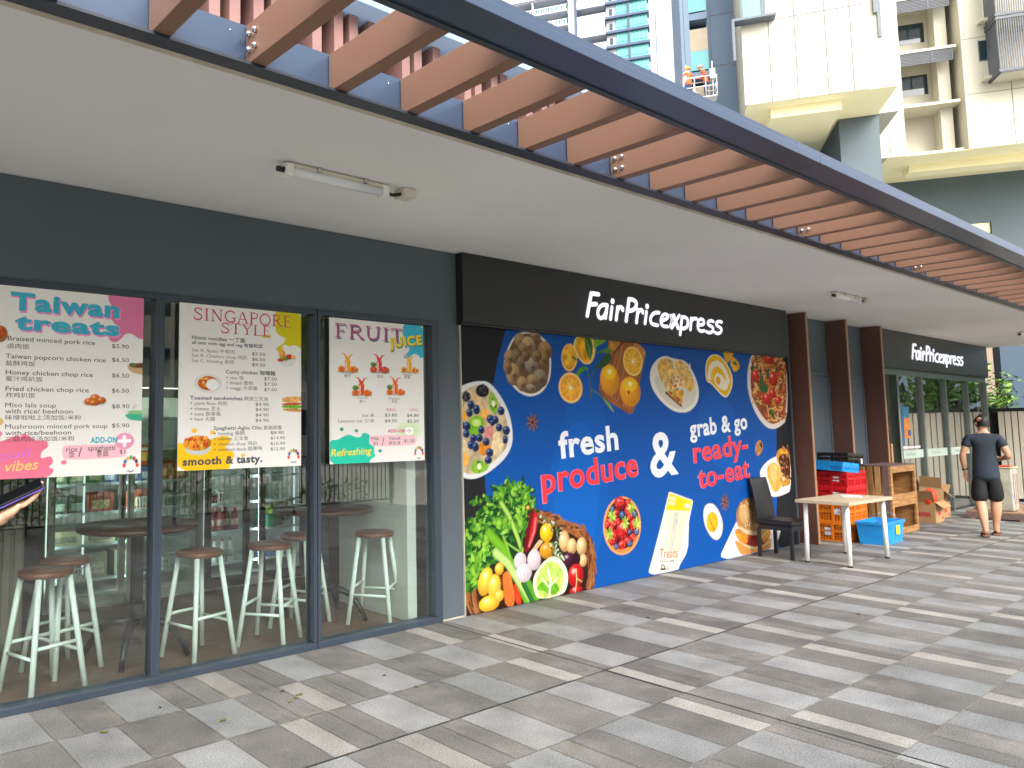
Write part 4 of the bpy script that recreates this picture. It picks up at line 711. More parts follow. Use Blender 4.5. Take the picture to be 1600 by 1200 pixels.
for q,c in (([(2.989,1.878),(3.172,1.887),(3.172,1.842),(3.003,1.831)],'#d9a460'),([(2.992,1.831),(3.172,1.839),(3.172,1.821),(2.995,1.813)],'#c8452c'),([(2.987,1.816),(3.172,1.821),(3.172,1.79),(3.003,1.793)],'#6fa83a'),([(2.995,1.793),(3.172,1.79),(3.172,1.763),(3.01,1.774)],'#c88a4a')): P2.poly(q,c,1,.3,60)
P2.poly([(2.222,1.528),(2.435,1.529),(2.405,1.486),(2.364,1.467),(2.281,1.47),(2.24,1.49)],'#b8c4c0',1); P2.ell([(2.321,1.548,0.104,0.052)][0],'#e0942c',.2,0,0,1,tex=.4)
for i in range(30): c=(2.32,1.555); P2.ell((c[0]+pr.uniform(-.085,.085),c[1]+pr.uniform(-.03,.035),.011,.011),pr.choice(['#d8421e','#f0b848','#e8a030','#c83a1c']),.3,.3)
badge(P2,(3.096,1.431))
T2=Text(-.0142); T2b=Text(-.0142)
for body,a,c,cap,bo in (('Nissin noodles 一丁面',(2.27,2.264),(2.685,2.269),.024,.015),('all sets with egg and veg 有蛋和菜',(2.27,2.231),(2.83,2.235),.021,.014),
 ('Set A. Spam 午餐肉',(2.271,2.179),(2.6,2.181),.022,-.006),('$5.50',(2.74,2.176),(2.849,2.177),.022,0),('Set B. Chicken chop 鸡扒',(2.272,2.144),(2.704,2.142),.022,-.006),('$6.50',(2.74,2.137),(2.849,2.137),.022,0),('Set C. Hotdog 香肠',(2.272,2.106),(2.596,2.107),.022,-.006),('$4.50',(2.741,2.097),(2.85,2.097),.022,0),
 ('Curry chicken 咖喱雞',(2.531,2.038),(2.937,2.036),.024,.014),('+ rice 饭',(2.531,1.997),(2.674,1.995),.022,0),('$7.50',(2.842,1.998),(2.948,1.998),.022,0),('+ bread 面包',(2.532,1.961),(2.749,1.96),.022,0),('$7.50',(2.842,1.96),(2.948,1.958),.022,0),('+ maggi 方芽面',(2.532,1.922),(2.786,1.924),.022,0),('$7.50',(2.842,1.918),(2.948,1.918),.022,0),
 ('Toasted sandwiches',(2.261,1.846),(2.664,1.85),.024,.018),('烘烘三文治',(2.677,1.847),(2.875,1.85),.022,0),('+ pork floss 肉松',(2.262,1.811),(2.548,1.812),.022,0),('$4.90',(2.771,1.809),(2.88,1.81),.022,0),('+ cheese 芝士',(2.262,1.774),(2.494,1.775),.022,0),('$4.90',(2.772,1.77),(2.881,1.773),.022,0),('+ tuna 吞拿鱼',(2.263,1.737),(2.494,1.739),.022,0),('$4.90',(2.772,1.731),(2.881,1.733),.022,0),('+ ham 火腿',(2.263,1.702),(2.453,1.703),.022,0),('$4.90',(2.772,1.694),(2.881,1.693),.022,0),
 ('Spaghetti Aglio Olio',(2.441,1.639),(2.825,1.638),.024,.012),('意面蒜香',(2.838,1.638),(2.993,1.639),.022,0),('+ hotdog 香肠',(2.442,1.601),(2.684,1.603),.022,0),('$8.90',(2.897,1.602),(3.009,1.603),.022,0),('+ salmon 三文鱼',(2.442,1.563),(2.713,1.566),.022,0),('$14.90',(2.898,1.563),(3.02,1.565),.022,0),('+ chicken chop 鸡扒',(2.442,1.528),(2.789,1.527),.022,0),('$10.90',(2.898,1.523),(3.02,1.523),.022,0),('+ smoked duck 烟熏鸭',(2.443,1.49),(2.828,1.49),.022,0),('$12.90',(2.898,1.483),(3.02,1.485),.022,0),
 ('smooth & tasty.',(2.214,1.399),(2.829,1.404),.05,.04)):
    (T2b if 1 else T2b).add(body,a,c,cap,bo) if 'smooth' in body else row(T2b,body,a,c,cap,bo)
# serif headline letters built from strokes
SER={'S':(.62,[([(.56,.8),(.5,.95),(.3,1),(.1,.9),(.1,.7),(.3,.55),(.5,.42),(.56,.22),(.42,.04),(.22,.0),(.08,.1),(.05,.25)],.8)]),'I':(.36,[([(.18,0),(.18,1)],1),([(.05,0),(.31,0)],.4),([(.05,1),(.31,1)],.4)]),
'N':(.85,[([(.16,0),(.16,1)],.5),([(.14,1),(.7,0)],1),([(.7,0),(.7,1)],.5),([(.04,0),(.28,0)],.4),([(.02,1),(.2,1)],.4),([(.58,1),(.82,1)],.4)]),'G':(.8,[([(.7,.78),(.6,.93),(.42,1),(.2,.9),(.07,.65),(.07,.38),(.2,.1),(.42,0),(.62,.06),(.68,.14)],.85),([(.68,0.05),(.68,.4)],.9),([(.52,.41),(.8,.41)],.4)]),
'A':(.78,[([(.08,0),(.38,1)],.5),([(.38,1),(.68,0)],1),([(.18,.34),(.56,.34)],.4),([(0,0),(.2,0)],.4),([(.56,0),(.78,0)],.4)]),'P':(.64,[([(.15,0),(.15,1)],1),([(.15,1),(.4,1),(.56,.9),(.58,.74),(.52,.58),(.36,.5),(.15,.5)],.7),([(.03,0),(.28,0)],.4),([(.03,1),(.15,1)],.4)]),
'O':(.85,[([(.42,1),(.2,.92),(.07,.65),(.07,.35),(.2,.08),(.42,0),(.64,.08),(.77,.35),(.77,.65),(.64,.92),(.42,1)],.85)]),'R':(.76,[([(.15,0),(.15,1)],1),([(.15,1),(.4,1),(.56,.9),(.58,.76),(.5,.6),(.36,.52),(.15,.52)],.7),([(.36,.52),(.62,.06),(.74,0)],.9),([(.03,0),(.28,0)],.4),([(.03,1),(.15,1)],.4)]),
'E':(.64,[([(.15,0),(.15,1)],1),([(.03,0),(.54,0),(.58,.2)],.45),([(.03,1),(.52,1),(.55,.82)],.45),([(.15,.52),(.42,.52)],.4),([(.42,.42),(.42,.62)],.35)]),'T':(.7,[([(.35,0),(.35,1)],1),([(.04,.8),(.06,1),(.64,1),(.66,.8)],.45),([(.22,0),(.48,0)],.4)]),'Y':(.74,[([(.1,1),(.37,.5)],1),([(.64,1),(.37,.5)],.5),([(.37,.5),(.37,0)],1),([(.24,0),(.5,0)],.4),([(0,1),(.22,1)],.4),([(.54,1),(.74,1)],.4)]),'L':(.6,[([(.15,0),(.15,1)],1),([(.03,0),(.52,0),(.56,.22)],.45),([(.03,1),(.28,1)],.4)]),
'F':(.62,[([(.15,0),(.15,1)],1),([(.03,1),(.54,1),(.57,.8)],.45),([(.15,.52),(.42,.52)],.4),([(.42,.42),(.42,.62)],.35),([(.03,0),(.3,0)],.4)]),'U':(.84,[([(.15,1),(.15,.3),(.22,.08),(.4,0),(.58,.08),(.68,.3),(.68,1)],.8),([(.03,1),(.28,1)],.4),([(.56,1),(.8,1)],.4)])}
def serif(mb,body,p0,p1,h,wt,y):
    tot=sum(SER[c][0]+.06 for c in body)-.06; k=(p1[0]-p0[0])/tot; x=0; z=(p0[1]+p1[1])/2
    for c in body:
        w_,sts=SER[c]
        for st,q in sts:
            P=round_path(st) if len(st)>4 else [Vector((a,b_,0)) for a,b_ in st]
            mb.tube([(p0[0]+(x+p.x)*k,y,z+p.y*h) for p in P],h*wt*q,6,True,(1,.03,1),ring_up=(0,1,0))
        x+=w_+.06
sm=MB(); serif(sm,'SINGAPORE',(2.278,2.401),(3.078,2.407),.083,.07,-.0142); serif(sm,'STYLE',(2.488,2.326),(2.9,2.322),.072,.075,-.0142)
k=sm.build('red_serif_lettering',mat('red_serif_ink','#d0406a',.5,.02,1),o); k.location=(-o.location[0],0,-o.location[2])
finish(o,P2,b,[('dark_menu_lettering',T2b,'#45464a')])
# -- fruit juice
o,b,P3=poster('menu poster headed Fruit Juice in magenta and yellow on the cafe window beside the mural',[(3.422,2.508),(4.401,2.511),(4.401,1.365),(3.431,1.364)])
blob(P3,[(4.175,2.528),(4.422,2.534),(4.416,2.249),(4.373,2.228),(4.332,2.264),(4.29,2.266),(4.239,2.228),(4.19,2.219),(4.182,2.244),(4.24,2.279),(4.249,2.317),(4.192,2.339),(4.176,2.414)],'#3fb4d0')
blob(P3,[(3.411,1.551),(3.495,1.55),(3.538,1.572),(3.61,1.595),(3.669,1.57),(3.728,1.569),(3.743,1.605),(3.803,1.598),(3.826,1.556),(3.803,1.515),(3.863,1.496),(3.855,1.448),(3.877,1.411),(3.816,1.389),(3.801,1.342),(3.41,1.345)],'#2cbfa4')
for e in [(3.538,1.633,0.019,0.015),(3.681,1.62,0.018,0.013),(3.919,1.456,0.02,0.013)]: P3.ell(e,'#3f9a84')
P3.ell([(4.229,1.618,0.148,0.075)][0],'#e3e3d4',0,0,0,1,inner='#bfe0a0')
P3.poly([(3.811,1.574),(3.849,1.582),(4.278,1.58),(4.314,1.555),(4.31,1.511),(4.276,1.493),(3.848,1.493),(3.81,1.515)],'#eec4ca',1); P3.ell([(4.232,1.614,0.049,0.035)][0],'#eef2ea')
P3.line([(4.204,1.615),(4.262,1.615)],.008,'#b8c8b8'); P3.line([(4.233,1.634),(4.232,1.594)],.008,'#b8c8b8')
def juice(c,col,fr,gr=None):
    x,z=c
    for a,l in ((50,.085),(128,.09),(85,.04),(104,.05)): P3.line([(x,z+.03),(x+l*.5*math.cos(R(a)),z+.03+l*.8*math.sin(R(a))),(x+l*1.1*math.cos(R(a)),z+.03+l*.95*math.sin(R(a)))],.022,col,0,.003)
    P3.poly([(x-.03,z+.04),(x+.03,z+.04),(x+.024,z-.045),(x-.024,z-.045)],col,0); P3.poly([(x-.02,z+.035),(x-.008,z+.035),(x-.008,z-.04),(x-.018,z-.04)],'#f0d0b0',0)
    P3.line([(x-.09,z-.05),(x+.1,z-.05)],.012,'#b0a49a')
    for dx,rr in ((-.06,.034),(.055,.036),(.085,.022)): P3.ell((x+dx,z-.03,rr,rr*.8),fr,.3,.3); P3.ell((x+dx,z-.03,rr*.6,rr*.5),'#d8602c' if fr!='#4a8a3a' else '#c83a3a')
    if gr: P3.ell((x-.06,z+.01,.03,.02),'#5a8a3a',.4); 
for c,cl,fr,gr in (((3.599,2.137),'#eda22c','#e8942c',0),((3.919,2.146),'#d83c48','#c83040',1),((4.243,2.154),'#e8a82c','#e8c468',0),((3.734,1.952),'#d84a28','#e07a2c',1),((4.086,1.966),'#e0622c','#e8843c',1)): juice(c,cl,fr,gr)
badge(P3,(4.337,1.423))
T3=Text(-.0142); T3p=Text(-.0142); T3y=Text(-.0148); T3o=Text(-.0148); T3k=Text(-.0142)
for body,a,c,cap,bo in (('Orange',(3.536,2.072),(3.655,2.073),.018,-.004),('橙子',(3.564,2.045),(3.63,2.044),.02,0),('Watermelon',(3.836,2.082),(4.02,2.083),.018,-.004),('西瓜',(3.895,2.05),(3.962,2.05),.02,0),('Apple',(4.171,2.078),(4.267,2.078),.018,-.004),('苹果',(4.185,2.051),(4.252,2.051),.02,0),('Carrot',(3.692,1.872),(3.794,1.874),.018,-.004),('萝卜',(3.714,1.842),(3.775,1.842),.02,0),('Papaya',(4.013,1.874),(4.133,1.876),.018,-.004),('木瓜',(4.044,1.846),(4.105,1.847),.02,0),
 ('Ice 冰',(3.741,1.729),(3.862,1.732),.024,0),('……',(3.868,1.732),(3.958,1.735),.01,0),('$3.80',(3.971,1.732),(4.1,1.735),.024,.004),('$4.80',(4.208,1.73),(4.339,1.733),.024,.004),('Less/no ice 少冰',(3.506,1.684),(3.861,1.688),.024,0),('……',(3.868,1.688),(3.957,1.691),.01,0),('$4.50',(3.971,1.685),(4.1,1.688),.024,.004),('$5.50',(4.211,1.682),(4.338,1.684),.024,.004),
 ('Milk',(3.83,1.542),(3.909,1.543),.024,0),('奶',(3.849,1.5),(3.895,1.502),.024,0),('Yakult',(4.009,1.541),(4.135,1.545),.024,0),('养乐多',(4.008,1.502),(4.138,1.505),.022,0),('$1.20',(4.176,1.517),(4.289,1.521),.024,0)): row(T3k,body,a,c,cap,bo)
T3k.add('/',(3.938,1.499),None,.062)
row(T3p,'REG.',(3.992,1.777),(4.097,1.78),.022,0); row(T3p,'LRG.',(4.237,1.778),(4.34,1.782),.022,0); row(T3p,'ADD-ON',(4,1.602),(4.185,1.605),.024,.04)
T3y.add('JUICE',(4.029,2.305),(4.391,2.355),.075,.045,.0); T3o.add('Refreshing',(3.432,1.423),(3.826,1.434),.055,.012,.25)
TD=Text(-.0146); TD.add('JUICE',(4.037,2.294),(4.398,2.345),.075,.05); 
sm=MB(); serif(sm,'FRUIT',(3.473,2.362),(4.176,2.359),.105,.085,-.0146); k=sm.build('magenta_serif_lettering',mat('magenta_ink','#c8508e',.5,.02,1),o); k.location=(-o.location[0],0,-o.location[2])
sm=MB(); serif(sm,'FRUIT',(3.482,2.35),(4.19,2.346),.105,.085,-.0139); k=sm.build('grey_serif_shadow',mat('grey_ink','#5a6a80',.5,.02,1),o); k.location=(-o.location[0],0,-o.location[2])
finish(o,P3,b,[('dark_price_lettering',T3k,'#45464a'),('pink_lettering',T3p,'#d8487c'),('yellow_headline',T3y,'#ecd21e'),('olive_shadow_headline',TD,'#5a7a64'),('yellow_script_lettering',T3o,'#e6d83a')])
# ---------------------------------------------------------------- cafe interior
SEATW=mat('stool_seat_wood','#6a3f24',.35,.3,5,stretch=(1,6,1)); MINT=mat('mint_white_paint','#d9e6df',.4,.06,5)
def make_stool():
    s=empty('bar_stool',(0,0,0),0,'x','bar stool','mint legged bar stools in the cafe')
    MB().lathe([(.0,.71),(.158,.71),(.168,.718),(.17,.735),(.166,.747),(.155,.752),(0,.754)],n=36).build('seat',SEATW,s)
    ft=[(.185,.185),(-.185,.185),(-.185,-.185),(.185,-.185)]; tp=[(.105,.105),(-.105,.105),(-.105,-.105),(.105,-.105)]
    for (a,b),(c,d) in zip(ft,tp): MB().tube([(a,b,.0),(c,d,.712)],[.019,.019],12).build('leg',MINT,s)
    for i,h in enumerate((.30,.24,.30,.24)):
        j=(i+1)%4; t=h/.712; p=lambda k:(ft[k][0]+(tp[k][0]-ft[k][0])*t,ft[k][1]+(tp[k][1]-ft[k][1])*t,h)
        MB().tube([p(i),p(j)],.0115,10).build('rung',MINT,s)
    return s
st0=make_stool()
SP=[((1.44,.33),16,'mint stool nearest the left edge of the cafe window, with a dark wooden seat'),((1.66,.69),20,'mint stool behind the leftmost stool, with a lighter golden seat'),((2.54,.40),14,'mint stool just right of the first window mullion'),((3.12,.37),38,'mint stool in the middle window nearest its right mullion'),((3.58,.66),30,'mint stool half hidden behind the second mullion'),((4.15,.37),36,'mint stool alone in the right window beside the pale partition')]
for i,((x,y),rz,l) in enumerate(SP):
    if i==0: st0.location=(x,y,.005); st0.rotation_euler=(0,0,R(rz)); st0['label']=l
    else: again(st0,(x,y,.005),R(rz),l)
DWOOD=mat('table_dark_wood','#43291b',.3,.3,4,stretch=(1,5,1)); 
def make_table():
    t=empty('cafe_table',(0,0,0),0,'x','cafe table','round cafe tables')
    MB().lathe([(0,.91),(.42,.91),(.432,.92),(.435,.935),(.428,.948),(0,.95)],n=48).build('table_top',DWOOD,t)
    MB().box(-.035,.035,-.035,.035,.24,.88).build('pole',BLACK,t,.004); MB().box(-.2,.2,-.2,.2,.885,.909).build('top_plate',BLACK,t)
    for k in range(4):
        M=Matrix.Rotation(R(45+90*k),4,'Z')
        f=MB(); P=[(0,0,.255),(.17,0,.245),(.25,0,.21),(.33,0,.1),(.38,0,.0)]; P=[tuple(M@Vector(p)) for p in P]
        f.tube(P,[.032,.03,.028,.022,.02],8).build('foot',BLACK,t)
    return t
tb=make_table(); tb.location=(2.17,.66,.005); tb.rotation_euler=(0,0,R(10)); tb['label']='round dark wood cafe table behind the first window mullion'
again(tb,(3.86,.72,.005),R(-8),'round dark wood cafe table behind the second window mullion')
# counter and dark cabinet on the left
ct=empty('service_counter',(.4,1.75,.004),0,'grey counter faced with upright wooden strips at the left of the cafe','counter')
MB().box(-1.6,1.16,-.38,.3,.0,.93).build('carcass',mat('counter_grey','#8c8a7c',.5,.06,3),ct); MB().box(-1.62,1.19,-.43,.32,.93,.97).build('counter_top',mat('counter_top_stone','#57574f',.3,.1,8),ct,.004)
f=MB()
for k in range(34): f.box(-1.55+.08*k,-1.505+.08*k,-.40,-.381,.06,.925)
f.build('strip_facing',mat('counter_strips','#a39e8b',.5,.1,5,stretch=(1,1,.2)),ct)
dc=MB().box(1.62,1.96,2.36,3.0,.004,2.3); tag(dc.build('dark_cabinet',mat('dark_cabinet_paint','#1d211f',.4,.05,3)),'tall black cabinet between the counter and the glass door fridge','cabinet')
# fridges
FW=mat('fridge_white','#d4dbd4',.35,.04,3); LED=mat('led_strip','#eefcff',.4,.0,1,emit=.32); LED3=mat('added_hidden_led','#f0fbff',.4,0,1,emit=7); LED2=mat('added_fridge_lamp','#fff6e8',.4,0,1,emit=3)
def fridge(name,x0,x1,doors,label,fm,h=2.05,led=()):
    y0,y1=2.35,3.05; f=empty(name,(x0,y0,.004),0,label,'fridge','glass door fridges at the back of the cafe'); W=x1-x0
    b=MB(); b.box(0,W,.06,.1,0,.12); b.box(0,.03,.06,.7,.1,h); b.box(W-.03,W,.06,.7,.1,h); b.box(.03,W-.03,.67,.7,.1,h); b.box(.03,W-.03,.06,.67,.1,.13); b.box(0,W,.0,.7,h,h+.28); b.build('body',FW,f)
    sh=MB()
    for z in (.25,.57,.86,1.13,1.45,1.75):
        MB().box(.035,W-.035,.11,.66,z-.012,z).build('shelf',mat('fridge_shelf','#9fb4b4',.25,.05,3),f); 
        MB().box(.035,W-.035,.1,.109,z-.014,z+.012).build('shelf_lip',mat('shelf_lip','#c8dcda',.2,.05,4),f)
    for a,c in doors:
        d=MB(); t=.062; d.box(a,a+t,0,.05,.03,h-.01); d.box(c-t,c,0,.05,.03,h-.01); d.box(a+t,c-t,0,.05,.03,.13); d.box(a+t,c-t,0,.05,h-.1,h-.01); dd=d.build('door',fm,f,.004)
        MB().box(a+t,c-t,.02,.026,.13,h-.1).build('pane',FGLASS,dd)
        MB().box(a+.012,a+.04,.056,.07,.2,h-.12).build('light_strip',LED3,f)  # unseen strip added behind the stile to brighten the shelves
        MB().box(c-.05,c-.025,-.035,.0,.8,1.2).build('handle',BLACK,dd,.004)
    for q in led: MB().box(q-.008,q+.008,.13,.145,.3,h-.1).build('light_strip',LED,f)
    MB().box(.05,W-.05,.12,.2,h-.06,h-.03).build('added_top_lamp',LED2,f)  # unseen lamp added behind the door head to light the fridge inside
    return f
fridge('drinks_fridge',1.99,3.44,[(0.01,.715),(.735,1.43)],'wide two door fridge stocked with packs and boxes behind the round table',mat('fridge_door_grey','#a9b3a6',.4,.05,3),led=(.36,))
fridge('drinks_fridge',3.53,4.74,[(.0,.5),(.63,1.2)],'two door fridge with bottles and a green tub behind the middle window',mat('fridge_door_dark','#33262a',.4,.05,3),led=(1.13,))
# goods on the fridge shelves
gr=random.Random(21)
def goods(name,mk,cat,spots,label,group):
    o=mk()
    for i,(x,y,z) in enumerate(spots):
        c=o if i==0 else copy_tree(o); c.location=(x,y,z)
        tag(c,label,cat,group)
def boxm(w,d,h,c1,c2,nm):
    def f():
        o=MB().box(-w/2,w/2,-d/2,d/2,0,h).build('food_box',mat(nm,c1,.5,.12,9),None,.003)
        MB().box(-w*.36,w*.36,-d/2-.002,-d/2,h*.2,h*.62).build('front_print',mat(nm+'_print',c2,.5,.5,30),o)
        return o
    return f
goods('food_box',boxm(.15,.2,.17,'#5f8a5a','#d8d8b0','green_pack'),'food box',[(2.13+.165*k,2.62,1.134) for k in range(3)],'green food pack on the upper visible fridge shelf','green packs in the wide fridge')
goods('food_box',boxm(.14,.2,.15,'#3f5f94','#c8d4e0','blue_pack'),'food box',[(2.60,2.62,1.134),(2.82,2.62,1.134),(2.97,2.62,1.134)],'blue food pack on the upper visible fridge shelf','blue packs in the wide fridge')
goods('food_box',boxm(.14,.2,.16,'#41504c','#a8bca8','dark_pack'),'food box',[(2.13,2.6,.864),(2.29,2.6,.864)],'dark food pack on the middle fridge shelf','dark packs in the wide fridge')
goods('food_box',boxm(.23,.12,.19,'#b8503a','#e0c890','red_pack'),'food box',[(2.5,2.52,.864),(2.86,2.52,.864)],'large red printed food box on the middle fridge shelf','red boxes in the wide fridge')
goods('food_box',boxm(.3,.3,.13,'#b9b690','#8a8a70','tray_pack'),'food box',[(2.2,2.68,.574),(2.52,2.68,.574)],'pale tray pack on the lower fridge shelf','pale trays in the wide fridge')
goods('food_box',boxm(.2,.25,.24,'#7d8468','#b0b090','sack_pack'),'food box',[(2.48,2.62,.254),(2.75,2.62,.254)],'olive sack on the lowest fridge shelf','olive sacks in the wide fridge')
goods('food_box',boxm(.16,.2,.2,'#c0562c','#e8b040','orange_pack'),'food box',[(2.92,2.6,1.134+.16),(3.12,2.6,1.134),(3.28,2.6,1.134)],'orange and red pack on the top visible shelf behind the menu','orange packs in the wide fridge')
def basket(w,d,h,m,nm='plastic_basket'):
    def f():
        b=MB(); t=.006
        b.box(-w/2,w/2,-d/2,d/2,0,t)
        for sx in (-1,1):
            for z in (h*.0+.006,h-.02): b.box(sx*w/2-t/2,sx*w/2+t/2,-d/2,d/2,z,z+.018)
            n=int(d/.03)
            for k in range(n+1): y=-d/2+d*k/n; b.box(sx*w/2-t/2,sx*w/2+t/2,y-.005,y+.005,.02,h-.02)
        for sy in (-1,1):
            for z in (.006,h-.02): b.box(-w/2-t,w/2+t,sy*d/2-t/2,sy*d/2+t/2,z,z+.018)
            n=int(w/.03)
            for k in range(n+1): x=-w/2+w*k/n; b.box(x-.005,x+.005,sy*d/2-t/2-.001,sy*d/2+t/2+.001,.02,h-.02)
        return b.build(nm,m)
    return f
WB=mat('white_basket_plastic','#dfe4dc',.4,.04,5)
goods('plastic_basket',basket(.27,.3,.13,WB),'basket',[(2.98,2.6,.864),(3.26,2.6,.864),(2.25,2.58,.254),(2.98,2.6,.574),(3.26,2.6,.254),(3.86,2.6,.864)],'small white plastic basket on a fridge shelf','white baskets in the fridges')
def bottle(c1,c2,nm,r=.036,h=.24):
    def f():
        o=MB().lathe([(.0,0),(r,.0),(r*1.02,.02),(r,h*.6),(r*.85,h*.72),(r*.4,h*.88),(r*.38,h*.96)],n=14).build('drink_bottle',mat(nm,c1,.2,.1,6))
        MB().lathe([(r*1.05,h*.25),(r*1.05,h*.52)],n=14).build('bottle_label',mat(nm+'_label',c2,.5,.25,20),o); MB().lathe([(r*.42,h*.93),(r*.42,h),(.001,h)],n=10).build('cap',mat(nm+'_cap','#c43a34',.4,.05,5),o); return o
    return f
goods('drink_bottle',bottle('#8c2f2a','#d8b0a0','red_drink'),'bottle',[(3.60+.085*k,2.52+.02*(k%2),.574) for k in range(5)]+[(3.62+.085*k,2.62,.574) for k in range(4)],'red drink bottle on the middle shelf behind the dark door frame','red bottles in the two door fridge')
goods('drink_bottle',bottle('#c9cfc4','#7f9a86','pale_drink'),'bottle',[(3.62+.09*k,2.52,.254) for k in range(4)]+[(4.55,2.5,.574),(4.62,2.56,.574)],'pale drink bottle in the two door fridge','pale bottles in the two door fridge')
goods('drink_bottle',bottle('#6f2436','#a05a50','jam_jar',.05,.13),'bottle',[(3.64,2.5,.864),(3.76,2.52,.864)],'short dark red jar on the upper shelf','jars in the two door fridge')
tub=MB().lathe([(0,0),(.11,0),(.125,.02),(.14,.13),(.148,.135),(.148,.145),(.13,.145),(.118,.03),(0,.03)],n=28).build('green_tub',mat('green_tub_plastic','#27865c',.35,.06,5)); tub.location=(4.36,2.55,.574); tag(tub,'round green plastic tub heaped with limes in the fridge','tub')
for i,(x,y,z) in enumerate([(-.06,-.03,.15),(.05,-.05,.15),(0,.05,.155),(.07,.04,.15),(-.02,-.02,.2),(.03,.01,.205),(.0,-.08,.16)]):
    o=(MB().ball((0,0,0),.045,14,10,(1,1,.92)).build('lime',mat('lime_skin','#7f9a3a',.4,.2,20)) if i==0 else o.copy())
    if i: C.objects.link(o)
    o.location=(4.36+x,2.55+y,.574+z); tag(o,'green lime heaped in the green tub','lime','limes in the green tub')
wr=MB().box(4.25,4.6,2.5,2.75,.254,.37); tag(wr.build('water_pack',mat('blue_water_wrap','#5f86b8',.25,.3,14),None,.02),'blue wrapped pack of water bottles low in the fridge','water pack')
gn=MB().box(3.98,4.0,2.5,2.8,.254,.3)
nt_=MB().box(3.515,3.523,2.28,2.29,.3,.4)
# ---------------------------------------------------------------- chair, table, crates outside
LEA=mat('black_leatherette','#17181a',.38,.2,5,.15,bscale=40)
ch=empty('dining_chair',(10.03,-.36,.001),R(-3),'black high backed dining chair standing against the food mural','chair')
def bent(p,r): return p
bk=MB(); n=9; ys=[.2-.0*k+.09*(k/8)**1.7 for k in range(n)]; zs=[.40+.56*k/8 for k in range(n)]; w0,w1=.205,.19
for k in range(n-1):
    a0,a1=w0+(w1-w0)*k/8,w0+(w1-w0)*(k+1)/8
    vs=[(-a0,ys[k],zs[k]),(a0,ys[k],zs[k]),(a1,ys[k+1],zs[k+1]),(-a1,ys[k+1],zs[k+1]),(-a0,ys[k]+.045,zs[k]),(a0,ys[k]+.045,zs[k]),(a1,ys[k+1]+.045,zs[k+1]),(-a1,ys[k+1]+.045,zs[k+1])]
    fs=[(0,1,2,3),(7,6,5,4),(0,3,7,4),(1,5,6,2)]+([(0,4,5,1)] if k==0 else [])+([(3,2,6,7)] if k==n-2 else [])
    bk.add(vs,fs,True)
bk.build('backrest',LEA,ch,.008)
MB().box(-.215,.215,-.225,.2,.405,.465).build('seat',LEA,ch,.018,seg=3); MB().box(-.2,.2,-.2,.21,.34,.404).build('seat_apron',LEA,ch,.006)
for x,y in ((-.19,-.19),(.19,-.19),(-.19,.21),(.19,.21)):
    MB().prism([(x-.019,y-.019),(x+.019,y-.019),(x+.019,y+.019),(x-.019,y+.019)],0,.345,'z').build('leg',LEA,ch,.004)
TW=mat('pale_oak_top','#b8a78c',.5,.12,4,stretch=(8,1,1)); 
tbx=empty('work_table',(10.35,-.95,.001),R(-1.5),'small table with pale wood top and four white tube legs','table')
MB().box(-.6,.6,-.3,.3,.705,.742).build('table_top',TW,tbx,.003)
for x,y in ((-.5,-.23),(.5,-.23),(-.5,.23),(.5,.23)):
    MB().tube([(x*1.02,y*1.02,.02),(x*.99,y*.99,.705)],.025,16).build('leg',WHITE,tbx); MB().lathe([(.026,0),(.026,.02)],(x*1.02,y*1.02,0),16).build('foot_cap',BLACK,tbx)
pp_=MB().box(-.15,.15,-.1,.1,0,.0015).build('paper_sheet',mat('paper_white','#e9e7e4',.7,.03,5)); pp_.location=(10.63,-.93,.744); pp_.rotation_euler=(0,0,.5); tag(pp_,'white sheet of paper lying on the pale table top','paper')
def crate(w,d,h,m,name='plastic_crate',grid=6):
    b=MB(); t=.012
    b.box(-w/2+.02,w/2-.02,-d/2+.02,d/2-.02,.004,.014)
    def wall(L,fx):
        for z0,z1 in ((0,.022),(h*.47,h*.47+.028),(h-.04,h)): b.box(*fx(-L/2,L/2,-.004),z0,z1)
        k=max(2,round(L/.22))
        for i in range(k+1): x=-L/2+L*i/k; b.box(*fx(max(x-.014,-L/2),min(x+.014,L/2),-.006),0,h)
        n=max(3,int(L/.035))
        for i in range(1,n): x=-L/2+L*i/n; b.box(*fx(x-.005,x+.005,0),.02,h-.03)
        for z in (h*.16,h*.31,h*.62,h*.76): b.box(*fx(-L/2,L/2,.001),z,z+.007)
    wall(w,lambda a,c,o:(a,c,-d/2+o,-d/2+t)); wall(w,lambda a,c,o:(a,c,d/2-t,d/2-o)); wall(d,lambda a,c,o:(-w/2+o,-w/2+t,a,c)); wall(d,lambda a,c,o:(w/2-t,w/2-o,a,c))
    return b.build(name,m)
RED=mat('red_crate_plastic','#c8161f',.38,.1,3); ORG=mat('orange_crate_plastic','#d9761a',.4,.12,3); BLU=mat('blue_crate_plastic','#1f8fd8',.36,.1,3); BLK=mat('black_crate_plastic','#131416',.4,.1,4)
SK='#e6e2da'
for i,(z,m,h,l) in enumerate(((.003,ORG,.265,'orange plastic crate at the bottom of the stack'),(.269,ORG,.265,'orange plastic crate second from the bottom of the stack, under the red crates'),(.535,RED,.215,'red plastic crate directly on top of the orange crates'),(.751,RED,.215,'upper red plastic crate carrying the blue and black trays'))):
    o=crate(.66,.40,h,m); o.location=(12.17+.008*(i%2),-.195-.006*i,z); o.rotation_euler=(0,0,R((-.8,.6,-.4,.5)[i])); tag(o,l,'crate','plastic crates stacked beside the brown fins')
    if i in (0,1,2,3):
        q=MB().box(-.334,-.3325,-.1,-.02,h*.4,h*.7) if i!=0 else MB().box(-.334,-.3325,.02,.1,h*.3,h*.7)
        q.build('sticker',mat('torn_sticker','#cfc9cf',.6,.4,30),o)
